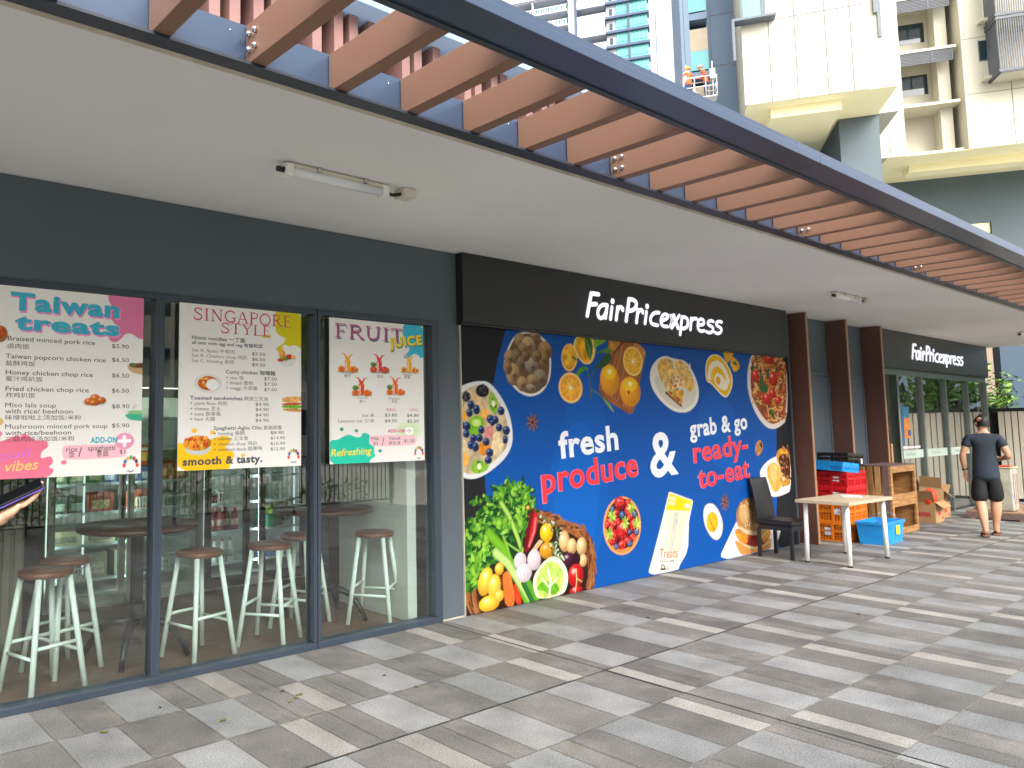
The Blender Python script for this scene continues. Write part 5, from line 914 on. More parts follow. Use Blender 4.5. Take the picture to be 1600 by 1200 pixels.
o=crate(.46,.36,.13,BLU,'bread_tray'); o.location=(11.98,-.24,.972); o.rotation_euler=(R(3),R(5),R(-4)); tag(o,'shallow bright blue plastic tray lying tilted on the red crates','tray')
o=crate(.62,.4,.19,BLK,'black_crate'); o.location=(12.42,-.12,1.02); o.rotation_euler=(0,R(3),R(3)); tag(o,'black plastic crate with a white label, topmost of the stack','crate')
MB().box(.2,.27,-.2075,-.2062,.04,.12).build('white_label',mat('white_sticker','#e8e8ea',.5,.1,20),o)
def tub_crate(w,d,h,m):
    b=MB(); t=.012; k=.88
    P=[(-w/2*k,-d/2*k),(w/2*k,-d/2*k),(w/2*k,d/2*k),(-w/2*k,d/2*k)]; Q=[(x/k,y/k) for x,y in P]
    vs=[(x,y,0) for x,y in P]+[(x,y,h) for x,y in Q]+[(x*(1-2*t/w),y*(1-2*t/d),h) for x,y in Q]+[(x*.95,y*.95,.014) for x,y in P]
    b.add(vs,[(3,2,1,0)]+[(i,(i+1)%4,4+(i+1)%4,4+i) for i in range(4)]+[(4+i,4+(i+1)%4,8+(i+1)%4,8+i) for i in range(4)]+[(8+i,8+(i+1)%4,12+(i+1)%4,12+i) for i in range(4)]+[(12,13,14,15)])
    for z in (h-.03,):
        b.box(-w/2-.012,w/2+.012,-d/2-.012,-d/2+.004,z,h+.002); b.box(-w/2-.012,w/2+.012,d/2-.004,d/2+.012,z,h+.002); b.box(-w/2-.012,-w/2+.004,-d/2,d/2,z,h+.002); b.box(w/2-.004,w/2+.012,-d/2,d/2,z,h+.002)
    for i in range(1,7):
        x=-w/2+w*i/7
        if i!=3: b.add([(x*k-.006,-d/2*k-.002,.01),(x*k+.006,-d/2*k-.002,.01),(x+.006,-d/2-.004,h-.03),(x-.006,-d/2-.004,h-.03),(x*k-.006,-d/2*k+.01,.01),(x*k+.006,-d/2*k+.01,.01),(x+.006,-d/2+.008,h-.03),(x-.006,-d/2+.008,h-.03)],[(0,1,2,3),(0,3,7,4),(1,5,6,2)])
    return b.build('blue_basket',m)
o=tub_crate(.72,.36,.3,BLU); o.location=(12.22,-.66,.003); o.rotation_euler=(0,0,R(2)); tag(o,'bright blue plastic basket on the paving in front of the orange crates','basket')
q=MB(); 
for sx in (-1,1): q.tube([(sx*.37,-.1,.29),(sx*.40,-.05,.36),(sx*.33,.0,.385),(0,.02,.39)],.005,6)
q.build('wire_handle',mat('wire_steel','#8a8c8e',.35,.1,5,metal=.8),o)
MB().box(.02,.16,-.186,-.18,.12,.24).build('yellow_sticker',mat('yellow_sticker','#d8d02a',.5,.4,25),o,rz=0); MB().box(-.362,-.35,-.1,.0,.14,.2).build('white_sticker',mat('white_sticker'),o) if 0 else None
PALW=mat('pallet_wood','#a07546',.75,.35,4,.4,stretch=(1,1,6)); PURP=mat('purple_stained_wood','#6a5450',.75,.3,4,.3)
def wcrate(label,z):
    e=empty('wooden_crate',(13.54,-.33,z),R(1),label,'wooden crate','old wooden crates stacked on end'); w,d,h=1.06,.44,.495
    a=MB()
    for x in (-w/2,w/2-.07):
        a.box(x,x+.07,-d/2,-d/2+.03,0,h)
    a.build('front_post',PALW,e,.002)
    a=MB().box(-w/2+.071,w/2-.071,-d/2+.002,-d/2+.028,0,.085); a.box(-w/2+.071,w/2-.071,-d/2+.002,-d/2+.028,h-.09,h); a.build('front_rail',PALW,e,.002)
    for k in range(8): MB().box(-w/2+.05+k*.122,-w/2+.05+k*.122+.078,d/2-.02,d/2,0,h).build('back_board',mat('pallet_wood_%d'%(k%3),('#b98d58','#96693e','#c7a26c')[k%3],.75,.3,4,.3,stretch=(5,1,1)),e,.002)
    MB().box(-w/2,-w/2+.02,-d/2+.031,-d/2+.11,0,h).build('side_board',PURP,e,.002)
    for q,c in ((-.08,'#b08654'),(.02,'#8e6238'),(.12,'#a97f4e')): MB().box(-w/2,-w/2+.02,q,q+.07,0,h).build('side_board',mat('side_wood_'+c[1:],c,.75,.3,4,.3,stretch=(1,5,1)),e,.002)
    MB().box(w/2-.02,w/2,-d/2+.031,d/2-.021,0,h).build('side_board',PALW,e,.002)
    MB().box(-w/2+.021,w/2-.021,-d/2+.03,d/2-.021,0,.018).build('base_board',PALW,e,.002)
    if z>.3: MB().box(-w/2,w/2,-d/2,d/2,h+.001,h+.02).build('top_board',PURP,e,.002)
wcrate('lower wooden crate standing on the paving with slatted back, beside the blue basket',.003); wcrate('upper wooden crate with purple stained top, stacked on another wooden crate',.503)
CARD=mat('brown_cardboard','#a5835a',.8,.1,4); CARDP=mat('red_box_print','#a8403a',.7,.3,20)
def carton(x,y,z,w,d,h,rz,label,open_=True,tilt=(0,0)):
    e=empty('cardboard_carton',(x,y,z),rz,label,'carton','cardboard cartons by the glass entrance'); e.rotation_euler=(tilt[0],tilt[1],rz)
    b=MB(); t=.006; b.box(-w/2,w/2,-d/2,-d/2+t,0,h); b.box(-w/2,w/2,d/2-t,d/2,0,h); b.box(-w/2,-w/2+t,-d/2+t,d/2-t,0,h); b.box(w/2-t,w/2,-d/2+t,d/2-t,0,h); b.box(-w/2+t,w/2-t,-d/2+t,d/2-t,0,t)
    b.build('carton_body',CARD,e)
    if open_:
        for s in (-1,1):
            M=Matrix.Translation((s*w/2,0,h))@Matrix.Rotation(R(s*28),4,'Y'); MB().box(-.003,.003,-d/2,d/2,0,w*.42,M).build('flap',CARD,e)
            M=Matrix.Translation((0,s*d/2,h))@Matrix.Rotation(R(-s*(128 if s<0 else 20)),4,'X'); MB().box(-w/2,w/2,-.003,.003,0,d*.4,M).build('flap',CARD,e)
    else: MB().box(-w/2,w/2,-d/2,d/2,h,h+.005).build('flap',CARD,e)
    p=MB(); p.box(-w*.18,w*.1,-d/2-.0015,-d/2,h*.35,h*.6); p.box(w*.2,w*.4,-d/2-.0015,-d/2,h*.15,h*.25); p.build('printing',CARDP,e); p=MB().box(-w/2-.0015,-w/2,-d*.3,d*.3,h*.3,h*.5); p.build('side_printing',CARDP,e)
    return e
carton(15.35,-.27,.003,.5,.34,.34,R(3),'open cardboard carton with an orange plastic bag sticking out')
carton(16.2,-.12,.003,.36,.34,.26,R(-4),'small closed cardboard carton under the tilted open one',False)
carton(16.05,-.14,.29,.44,.32,.2,R(4),'open cardboard carton tilted on top of another carton',True,(R(6),R(14)))
carton(14.98,-.02,.003,.3,.2,.4,R(2),'plain cardboard carton pushed behind the wooden crates',False)
ba=MB(); ba.ball((0,0,.0),.13,16,10,(1.15,.8,1.25)); o=ba.build('carrier_bag',mat('orange_bag_plastic','#e5401c',.35,.25,9,.5,bscale=14)); o.location=(15.22,-.36,.40); tag(o,'bright orange red plastic bag bulging out of a carton','bag')
# pallet and wrapped packs behind the man
pl=empty('wood_pallet',(17.3,-1.25,.003),R(2),'low worn wooden pallet on the paving beyond the man','pallet')
PW=mat('grey_pallet_wood','#8c7058',.8,.3,3,.3,stretch=(1,6,1))
for k in range(7): MB().box(-.95,.95,-.75+k*.22,-.57+k*.22,.118,.14).build('deck_board',PW,pl,.002)
for x in (-.95,-.07,.81): MB().box(x,x+.14,-.75,.75,.02,.117).build('bearer',PURP,pl,.002)
for k in (-.75,-.07,.61): MB().box(-.95,.95,k,k+.1,0,.019).build('bottom_board',PW,pl)
wp=empty('wrapped_pack',(16.72,-.95,.145),R(4),'clear wrapped stack of packs with red and blue marks on the pallet','wrapped goods')
MB().box(-.24,.2,-.2,.2,0,.72).build('wrapped_body',mat('milky_wrap','#a9a696',.3,.25,5,.3,bscale=12),wp,.03,seg=3); MB().box(-.25,.21,-.21,.21,.721,.74).build('lid_board',mat('pale_lid','#c9b89a',.6,.1,5),wp); MB().box(-.24,.0,-.18,.12,.741,.765).build('red_cover',mat('red_orange_cover','#c2492c',.5,.2,8),wp,.01)
for q,c in ((-.2,'#3c4fa0'),(-.05,'#b8563a'),(.1,'#6a6a60')): MB().box(q,q+.04,-.2025,-.2005,.12,.62).build('stripe_print',mat('pack_stripe_'+c[1:],c,.5,.5,22),wp)
# ---------------------------------------------------------------- glass shop entrance
SF=empty('glass_shopfront',(14.1,0,0),0,'glass shop entrance with sliding doors under the second sign board','shopfront')
def sfp(mb,n,m,p=None,bv=0): o=mb.build(n,m,p or SF,bv); 
def SB(*a): a=list(a); a[0]-=14.1; a[1]-=14.1; return MB().box(*a)
AL=mat('grey_green_aluminium','#6c7670',.35,.06,3,metal=.3)
SB(14.12,20.1,-.02,.1,2.46,2.584).build('header',AL,SF,.003)
for x,wd in ((14.13,.05),(15.12,.09),(16.28,.07),(17.54,.07),(18.82,.07),(20.0,.1)): SB(x,x+wd,-.03,.09,.0,2.459).build('mullion',AL if x!=16.28 else AL,SF,.003)
for a,b in ((15.21,16.28),(16.35,17.54),(17.61,18.82),(18.89,20.0)):
    SB(a,b,.02,.028,.03,2.459).build('pane',GLASS,SF); SB(a,b,.012,.0185,1.03,1.17).build('frosted_band',mat('frosted_band_film','#b9c9bd',.5,.05,3),SF)
    SB(a,b,.0,.06,.0,.029).build('sill',BLACK,SF)
    SB(b-.13,b,.03,.05,.03,2.459).build('dark_stile',BLACK,SF)
SB(15.08,15.118,-.045,-.031,.05,2.05).build('steel_edge',mat('bright_steel_edge','#cfd4d0',.25,.05,4,metal=.6),SF); SB(14.62,14.7,-.05,-.02,.85,1.3).build('door_handle',mat('wood_handle','#b5895a',.45,.2,8),SF,.004)
SB(14.3,14.36,.0,.04,.0,2.459).build('open_door_edge',BLACK,SF)
t=Text(.0105); 
for a in (15.45,16.7,17.95): t.add('FairPrice',(a-14.1,1.075),(a-14.1+.45,1.075),.05,.01)
t.build('band_lettering',mat('band_ink','#7d9488',.5,.05,3),SF)
for (x0,x1,z0,z1,c,n) in ((15.28,15.42,1.25,1.98,'#245f9e','blue_notice'),(15.44,15.72,1.38,1.72,'#d9883a','orange_notice'),(15.44,15.72,1.73,1.92,'#2f7f9a','teal_notice'),(15.6,15.72,1.42,1.52,'#3a4f8a','navy_notice')): SB(x0,x1,.011-(.002 if n=='navy_notice' else 0),.0175-(.002 if n=='navy_notice' else 0),z0,z1).build('window_notice',mat(n,c,.5,.25,25),SF)
for k in range(3): SB(15.3+.3*k,15.58+.3*k,.012,.018,1.2-.9*0 if 0 else 1.19,1.2).build('notice_strip',WHITE,SF) if 0 else SB(15.3+.29*k,15.57+.29*k,.0115,.0175,.6*0+1.175,1.22).build('notice_edge',WHITE,SF) if 0 else None
for k in range(3): SB(15.27+.30*k,15.55+.30*k,.0115,.0172,1.2,1.236 if 0 else 1.24).build('paper_notice',mat('pinkish_paper','#e0d0d4',.6,.2,40),SF)
# goods inside the shop, seen through the glass: shelving, hanging bananas
for i,(x,y) in enumerate(((15.0,1.6),(16.6,2.6),(18.2,2.6))):
    e=empty('shop_shelf',(x,y,.004),0,('grey shelving with packed rows behind the first glass pane','grey shelving with packed rows behind the second glass pane','grey shelving with packed rows behind the third glass pane')[i],'shelf','shelving inside the shop')
    b=MB().box(-.02,0,0,.4,0,1.9); b.box(1.2,1.22,0,.4,0,1.9); b.box(0,1.2,.38,.4,0,1.9); b.build('upright',mat('shelf_grey','#8a8c86',.5,.05,4),e)
    for z in (.1,.5,.9,1.3,1.7): MB().box(.001,1.199,0,.379,z,z+.02).build('shelf_board',mat('shelf_grey'  ,'#8a8c86'),e)
    for z,c in ((.12,'#8a4a3a'),(.52,'#5a7a5a'),(.92,'#b8a060'),(1.32,'#7a6a8a')):
        m_=MB(); 
        for k in range(9): hh=gr.uniform(.16,.3); m_.box(.02+.13*k,.135+.13*k,.05,.3,z+.001,z+hh)
        q=m_.build('packed_row',mat('goods_'+c[1:],c,.5,.4,7),e); q['kind']='stuff'
YEL=mat('banana_skin','#cdb23c',.5,.2,8)
for i,x in enumerate((15.75,16.55,16.9)):
    b=MB()
    for k in range(9):
        a=k*.7; b.tube([(0,0,.2),(.03*math.cos(a),.03*math.sin(a),.14),(.085*math.cos(a),.085*math.sin(a),.05),(.1*math.cos(a),.1*math.sin(a),-.05),(.08*math.cos(a),.08*math.sin(a),-.12)],[.008,.015,.02,.018,.006],8)
    o=b.build('banana_bunch',YEL); o.location=(x,.45,1.55); tag(o,'yellow banana bunch hanging inside the shop glass','bananas','banana bunches hanging inside the shop')
    MB().tube([(0,0,.2),(0,0,1.64)],.004,6).build('string',BLACK,o)
# ---------------------------------------------------------------- people
def skin_body(name,V_,E_2,Rd,m,parent=None,sub=2,root=0,loc=None):
    me=bpy.data.meshes.new(name); me.from_pydata(V_,E_2,[]); ob=bpy.data.objects.new(name,me); C.objects.link(ob)
    md=ob.modifiers.new('s','SKIN'); md.use_smooth_shade=True; md.branch_smoothing=.6
    for i,r in enumerate(Rd): 
        sv=me.skin_vertices[0].data[i]; sv.radius=r if isinstance(r,tuple) else (r,r); sv.use_root=(i==root)
    s=ob.modifiers.new('u','SUBSURF'); s.levels=sub; s.render_levels=sub
    dg=bpy.context.evaluated_depsgraph_get(); dg.update(); m2=bpy.data.meshes.new_from_object(ob.evaluated_get(dg)); m2.name=name
    bpy.data.objects.remove(ob); bpy.data.meshes.remove(me); m2.materials.clear(); m2.materials.append(m)
    for p in m2.polygons: p.use_smooth=True
    o=bpy.data.objects.new(name,m2); C.objects.link(o)
    if parent: o.parent=parent
    if loc: o.location=loc
    return o
class Skel:
    def __init__(s): s.V=[];s.E=[];s.R=[];s.n={}
    def j(s,n,p,r,par=None):
        s.V.append(tuple(p)); s.R.append(r); s.n[n]=len(s.V)-1
        if par: s.E.append((s.n[par],s.n[n]))
        return s
    def mk(s,name,m,parent,sub=2): return skin_body(name,s.V,s.E,s.R,m,parent,sub)
SKIN=mat('skin','#b98a6c',.5,.08,6); HAIR=mat('black_hair','#14110f',.55,.3,30)
def fingers(k,wrist,d,side,palm_n,par,curl=.5,sc=1.):
    """palm and five fingers: d points along the hand, side towards the thumb, palm_n out of the palm"""
    d,side,pn=[Vector(v).normalized() for v in (d,side,palm_n)]; w=Vector(wrist)
    pc_=w+d*.045*sc; k.j(par+'_p',pc_,(.034*sc,.018*sc),par); pe=w+d*.085*sc; k.j(par+'_q',pe,(.036*sc,.014*sc),par+'_p')
    for i,(o,L) in enumerate(((.03,.068),(.01,.078),(-.011,.072),(-.03,.056))):
        b=pe+side*o*sc; k.j(par+'_f%d0'%i,b+d*.012*sc,.0092*sc,par+'_q'); a=curl; q=b+d*.012*sc; dd=d
        for t in range(3):
            dd=(dd*math.cos(a)+pn*math.sin(a)).normalized() if t==0 else (dd+pn*a*.8).normalized(); q=q+dd*L*sc*(.42,.33,.25)[t]; k.j(par+'_f%d%d'%(i,t+1),q,(.0088,.008,.0066)[t]*sc,par+'_f%d%d'%(i,t))
    tb_=w+d*.03*sc+side*.028*sc; k.j(par+'_t0',tb_,.012*sc,par+'_p'); q=tb_+(d*.6+side*.7+pn*.3).normalized()*.034*sc; k.j(par+'_t1',q,.0105*sc,par+'_t0'); q=q+(d*.85+side*.25+pn*.4).normalized()*.03*sc; k.j(par+'_t2',q,.008*sc,par+'_t1')
def person(label,loc,rz,arms,legs,shirt,trouser,skin=SKIN,shoe=None,hair=HAIR,head_turn=0.,short=True,sleeve=.45,fing=True,scale=1.,group=None,lean=0.):
    """local frame: +y is where the person faces, +x their right"""
    P=empty('person',loc,rz,label,'person',group); P.scale=(scale,)*3
    k=Skel(); k.j('pel',(0,0,.93),(.135,.1)); k.j('sp',(0,.0+lean*.2,1.08),(.125,.09),'pel'); k.j('ch',(0,-.005+lean*.5,1.27),(.15,.105),'sp'); k.j('up',(0,-.015+lean*.8,1.40),(.13,.085),'ch'); k.j('nk',(0,-.005+lean,1.475),(.055,.056),'up')
    hd=Vector((0,.03+lean*1.2,1.60)); k.j('h0',hd+Vector((0,-.015,-.07)),(.06,.062),'nk'); k.j('h1',hd+Vector((0,.0,.0)),(.083,.1),'h0'); k.j('h2',hd+Vector((0,-.008,.065)),(.08,.097),'h1'); k.j('h3',hd+Vector((0,-.008,.105)),(.045,.055),'h2')
    for s,nm in ((1,'R'),(-1,'L')):
        a=arms[nm]; k.j('sh'+nm,(s*.165,-.015+lean*.8,1.40),(.062,.06),'up'); k.j('el'+nm,a[0],(.043,.043),'sh'+nm); k.j('fa'+nm,Vector(a[0])*.65+Vector(a[1])*.35,(.042,.04),'el'+nm); k.j('wr'+nm,a[1],(.027,.023),'fa'+nm)
        if fing: fingers(k,a[1],a[2],a[3],a[4],'wr'+nm,a[5] if len(a)>5 else .45)
        else: k.j('hn'+nm,Vector(a[1])+Vector(a[2]).normalized()*.09,(.035,.02),'wr'+nm); k.j('hm'+nm,Vector(a[1])+Vector(a[2]).normalized()*.16,(.025,.014),'hn'+nm)
        l=legs[nm]; k.j('hip'+nm,(s*.09,0,.88),(.098,.1),'pel'); k.j('kn'+nm,l[0],(.064,.068),'hip'+nm); kn,an=Vector(l[0]),Vector(l[1]); k.j('cf'+nm,kn*.65+an*.35+Vector((0,-.02,0)),(.066,.07),'kn'+nm); k.j('an'+nm,an,(.035,.038),'cf'+nm); k.j('hl'+nm,an+Vector((0,-.03,-.055)),(.034,.032),'an'+nm); k.j('to'+nm,an+Vector((s*.02,.15,-.066)),(.042,.02),'an'+nm)
    body=k.mk('body',skin,P,2)
    # shirt
    t=Skel(); t.j('hem',(0,0,.76),(.185,.15)); t.j('pel',(0,0,.88),(.172,.14),'hem'); t.j('sp',(0,lean*.2,1.06),(.158,.12),'pel'); t.j('ch',(0,-.005+lean*.5,1.26),(.17,.122),'sp'); t.j('up',(0,-.015+lean*.8,1.39),(.148,.1),'ch'); t.j('nk',(0,-.008+lean,1.462),(.068,.064),'up')
    for s,nm in ((1,'R'),(-1,'L')):
        el=Vector(arms[nm][0]); sh=Vector((s*.165,-.015+lean*.8,1.40)); t.j('sh'+nm,sh,(.082,.078),'up'); t.j('sl'+nm,sh.lerp(el,sleeve*.8),(.074,.07),'sh'+nm); t.j('se'+nm,sh.lerp(el,sleeve*1.25),(.07,.066),'sl'+nm)
        if sleeve>.9: t.j('sw'+nm,el.lerp(Vector(arms[nm][1]),.92),(.04,.038),'se'+nm)
    t.mk('shirt',shirt,P,2)
    s_=Skel(); s_.j('w',(0,0,1.08),(.13,.1)); s_.j('pel',(0,0,.9),(.155,.12),'w')
    for s,nm in ((1,'R'),(-1,'L')):
        l=legs[nm]; kn=Vector(l[0]); hp=Vector((s*.09,0,.84)); s_.j('h'+nm,hp,(.115,.118),'pel'); s_.j('t'+nm,hp.lerp(kn,.55 if short else .6),(.108,.11) if short else (.085,.088),'h'+nm)
        if short: s_.j('e'+nm,hp.lerp(kn,1.12),(.112,.115),'t'+nm)
        else: s_.j('k'+nm,kn,(.074,.076),'t'+nm); s_.j('e'+nm,kn.lerp(Vector(l[1]),.95),(.058,.06),'k'+nm)
    s_.mk('shorts' if short else 'trousers',trouser,P,2)
    # head details
    H_=Matrix.Translation(hd)@Matrix.Rotation(head_turn,4,'Z')
    hb=MB(); n=20; m_=10
    vs=[];fs=[]
    for i in range(m_+1):
        th=math.pi*.5*i/m_*1.16
        for q in range(n):
            ph=2*math.pi*q/n; front=math.sin(ph); lim=1. if front<.35 else max(.52,1-(front-.35)*.85)
            t_=th*lim; r=Vector((.085*math.sin(t_)*math.cos(ph),.1025*math.sin(t_)*math.sin(ph)-.007,.118*math.cos(t_)+.005 if t_<1.5 else .118*math.cos(t_)-.02))
            vs.append(r*(1+.035*math.sin(ph*9+i*2.1)*math.sin(ph*5+i)))
    for i in range(m_):
        for q in range(n): fs.append((i*n+q,i*n+(q+1)%n,(i+1)*n+(q+1)%n,(i+1)*n+q))
    hb.add(vs,fs,True,H_)
    if hair: hb.build('hair',hair,P)
    for s in (-1,1):
        MB().ball((0,0,0),.03,10,8,(.35,.7,1.05)).build('ear',skin,P).matrix_local=H_@Matrix.Translation((s*.08,-.005,-.01))
        MB().ball((0,0,0),.011,8,6).build('eye',mat('eye_white','#d8d4cc',.3,.05,9),P).matrix_local=H_@Matrix.Translation((s*.03,.078,.005))
    MB().add([(-.014,.078,-.03),(.014,.078,-.03),(0,.108,-.032),(0,.085,.01)],[(0,2,3),(2,1,3),(0,1,2)],True).build('nose',skin,P).matrix_local=H_
    MB().box(-.022,.022,.076,.087,-.062,-.052).build('mouth',mat('lips','#8a4a42',.5,.1,9),P,.004).matrix_local=H_
    for s,nm in ((1,'R'),(-1,'L')):
        an=Vector(legs[nm][1])
        if shoe: 
            z0=an.z-.09
            so_=MB().prism([(an.x-.042,an.y-.075),(an.x+.038,an.y-.075),(an.x+.05+s*.01,an.y+.1),(an.x+.03+s*.02,an.y+.185),(an.x-.03+s*.02,an.y+.185),(an.x-.05+s*.01,an.y+.1)],z0,z0+.024,'z').build('sandal' if short else 'shoe',shoe,P,.006)
            if short: MB().tube([(an.x-.05+s*.01,an.y+.08,z0+.02),(an.x+s*.015,an.y+.11,z0+.062),(an.x+.052+s*.01,an.y+.08,z0+.02)],.009,8).build('sandal_strap',shoe,P)
            else: MB().ball((an.x+s*.012,an.y+.055,z0+.05),.05,12,8,(1,2.3,.95)).build('shoe_upper',shoe,P)
    return P,H_
NAVY=mat('navy_tshirt','#1d2835',.8,.15,7,.4,bscale=22); BSH=mat('black_shorts','#0d0e10',.7,.12,7,.3,bscale=22)
man,Hm=person('man seen from behind in dark navy t-shirt, black shorts and brown sandals',(14.05,-1.43,.0),R(-72),
  {'L':((-.255,-.03,1.13),(-.235,.06,.90),(.05,.12,-1),(.5,.85,.0),(1,-.3,0),.35),'R':((.27,-.06,1.13),(.2,.17,1.08),(-.25,1,.05),(-.6,.0,.8),(-.8,-.2,-.5),.6)},
  {'L':((-.09,-.0,.49),(-.06,-.17,.1)),'R':((.095,.09,.5),(.075,.12,.09))},NAVY,BSH,shoe=mat('brown_sandal','#6a4a38',.6,.1,9),head_turn=R(28),scale=1.02)
MB().tube([(-.262,.05,.925),(-.22,.095,.93),(-.2,.05,.94),(-.245,.02,.935),(-.262,.05,.925)],.013,8).build('wrist_watch',BLACK,man)
g=MB(); g.tube([(-.082,-.01,.01),(-.08,.07,.012)],.003,6); g.tube([(.082,-.01,.01),(.08,.07,.012)],.003,6); g.tube([(-.08,.085,.012),(.08,.085,.012)],.003,6); g.build('glasses',BLACK,man).matrix_local=Hm
# person with a phone at the left edge, only the hand shows
ph=MB().box(-.038,.038,-.078,.078,-.004,.004).build('mobile_phone',mat('phone_glass_black','#0b0b0e',.12,.05,5),None,.003)
MB().box(-.0392,.0392,-.0792,.0792,-.0085,-.0041).build('phone_case',mat('violet_phone_case','#4f3f94',.45,.05,5),ph,.003)
PC=Vector((.612,-2.385,1.452)); PLv=Vector((.855,-.28,.42)).normalized(); PN=Vector((-.18,-.24,.9)); PN=(PN-PLv*PN.dot(PLv)).normalized(); PS=PLv.cross(PN).normalized()
ph.matrix_world=Matrix.Translation(PC)@Matrix((tuple(PS)+(0,),tuple(PLv)+(0,),tuple(PN)+(0,),(0,0,0,1))).transposed()
PM=(Matrix.Translation((.02,-2.52,0))@Matrix.Rotation(R(-78),4,'Z')).inverted(); lw=lambda p:PM@Vector(p); ld=lambda v:PM.to_3x3()@Vector(v)
tag(ph,'black mobile phone in a violet case held up at the left edge','phone')
person('person at the left edge with arm raised holding a phone, body outside the picture',(.02,-2.52,0),R(-78),
  {'L':(lw((.2,-2.38,1.17)),lw(PC-PLv*.085-PN*.045+PS*.012),ld(PLv*.95+PN*.12-PS*.15),ld(PS*.85+PLv*.2),ld(PN),.22),'R':((.26,-.05,1.13),(.24,.08,.88),(0,.1,-1),(-.6,.8,0),(-1,0,0),.3)},
  {'L':((-.09,.03,.5),(-.085,-.02,.09)),'R':((.09,.03,.5),(.085,.03,.09))},mat('grey_tshirt','#7d8288',.8,.1,7),mat('dark_trousers','#23262c',.8,.1,7),skin=mat('fair_skin','#d4a283',.5,.06,6),shoe=mat('white_shoe','#cfcfcb',.6,.05,5),short=False,sleeve=.4)
# ---------------------------------------------------------------- apartment block at the right
CRM=mat('cream_render','#bdb9a9',.8,.04,.6); YSO=mat('bounce_yellow_soffit','#fdf3c4',.8,.04,.5); DKW=mat('slate_green_render','#59656a',.8,.06,.4); JNT=mat('panel_joint','#6d6a62',.8,.1,2); BLG=mat('blue_grey_render','#6d7f92',.75,.05,.5)  # yellow bounce light on the undersides is put into the soffit colour
DGR=mat('dark_grille','#4b5058',.5,.08,3); TEAL=mat('teal_window_glass','#4f9a9c',.08,.1,.4,spec=.8); DGL=mat('dark_window_glass','#22343a',.06,.1,.5,spec=.8); BHOOD=mat('slate_hood','#5b646d',.5,.06,2)
TW1=empty('apartment_tower',(49.41,9.97,-.05),R(-58),'cream apartment block with yellow soffits and dark grilles beyond the pergola, at upper right','apartment block')
ZB=16.53
def tw(n,m,*bx,p=None,bv=0):
    for q in bx: o=MB().box(*q).build(n,m,p or TW1,bv)
    return o
# wing with the open bay
tw('wall',CRM,(-2.2,.03,0,6,ZB,34),(2.93,11,0,6,ZB,34),(.03,2.93,2.2,6,ZB,34),(-3.0,-2.2,-7.5,6,ZB,34),(-4.15,-3.0,-7.5,-6.9,ZB,34))
tw('wall',CRM,(-9.16,-4.15,-10.9,2,ZB,34))
tw('soffit',YSO,(-9.1,-3.05,-10.85,-.0,ZB-.02,ZB-.004),(-.9,11,.05,5.4,ZB-.02,ZB-.004),(-8.0,-5.1,-10.1,-6.,ZB-.5,ZB-.021),(.6,11,1.9,3.,ZB-.45,ZB-.021))
tw('podium_wall',DKW,(-2.9,14,5.4,6.5,0,ZB-.03),(-4.7,-3.02,-7.42,-1,0,ZB-.03),(-8.5,-3.6,-.9,0,0,ZB-.03))
tw('wall',BLG,(-10.45,-9.17,-8,2,2,34)); tw('wall',BLG,(-11.72,-11.3,-8.9,2,2,34))
for z in (16.72,19.5,22.65,25.8,28.9):
    sl_=tw('balcony_ledge',CRM,(.05,2.78,.25,2.2,z-.16,z+.0),bv=.01)
    if z>17:
        g_=MB()
        if z>20:
            for k in range(9): g_.box(.1,2.6,.3,.36,z-.85+k*.085,z-.80+k*.085)
            for x in (.1,1.6,2.56): g_.box(x,x+.05,.28,.38,z-.86,z-.17)
            g_.build('louvre_grille',DGR,TW1)
    w_=tw('window',DGL,(.55,1.9,2.19,2.198,z+1.2,z+2.4)) if z>17 else None
    tw('pier',CRM,(2.05,2.62,1.0,2.19,z+.002,z+2.98))
for z in (19.55,22.7,25.85): tw('joint',JNT,(-2.2,.03,-.006,.001,z,z+.03),(2.93,11,-.006,.001,z,z+.03))
tw('joint',JNT,(5.0,5.04,-.006,.001,ZB,20.1),(-.75,-.71,-.006,.001,ZB,19.5))
# protruding box joints, windows and hood
tw('joint',JNT,*[(*( (T(x,100,-10.9)[0]-.02,T(x,100,-10.9)[0]+.02) ),-10.907,-10.899,ZB,34) for x in (1204,1244,1290,1334)] if 0 else [(x-.02,x+.02,-10.907,-10.899,ZB,34) for x in (-8.02,-6.95,-5.72,-4.72)])
tw('joint',JNT,(-9.16,-4.15,-10.9075,-10.8995,20.45,20.49),(-4.15,-3.0,-7.507,-7.499,23.1,23.14),(-10.45,-9.17,-8.008,-7.999,22.6,22.64),(-10.45,-9.17,-8.008,-7.999,19.9,19.94))
tw('window_hood',BHOOD,(-9.62,-7.75,-11.5,-10.9,20.4,20.52),(-9.62,-9.5,-11.5,-10.9,18.5,20.4),bv=.01)
tw('window',TEAL,(-9.05,-8.3,-10.915,-10.9,20.56,23.5)); tw('window_frame',BHOOD,(-9.16,-9.06,-10.95,-10.9,20.53,23.6),(-8.29,-8.1,-10.95,-10.9,20.53,23.6)); tw('window',DGL,(-5.3,-4.75,-10.915,-10.9,20.9,23.2))
tw('drain_pipe',BHOOD,(-2.99,-2.84,-7.7,-7.45,21.5,34),(-2.83,-2.68,-7.6,-7.4,20.3,22.6))
# window bay of the left strip
for k in range(6):
    z=16.0+3.1*k
    tw('bay_panel',mat('tan_bay_panel','#a89a84',.6,.06,2),(-11.3,-10.45,-8.5,-8.3,z+1.5,z+2.7)); tw('bay_glass',TEAL,(-11.3,-10.45,-8.65,-8.6,z+.45,z+1.45)); tw('bay_slab',BLG,(-11.3,-10.45,-8.7,-7,z,z+.35)); tw('bay_back',DGL,(-11.3,-10.45,-8,-7.9,z+.36,z+3.09))
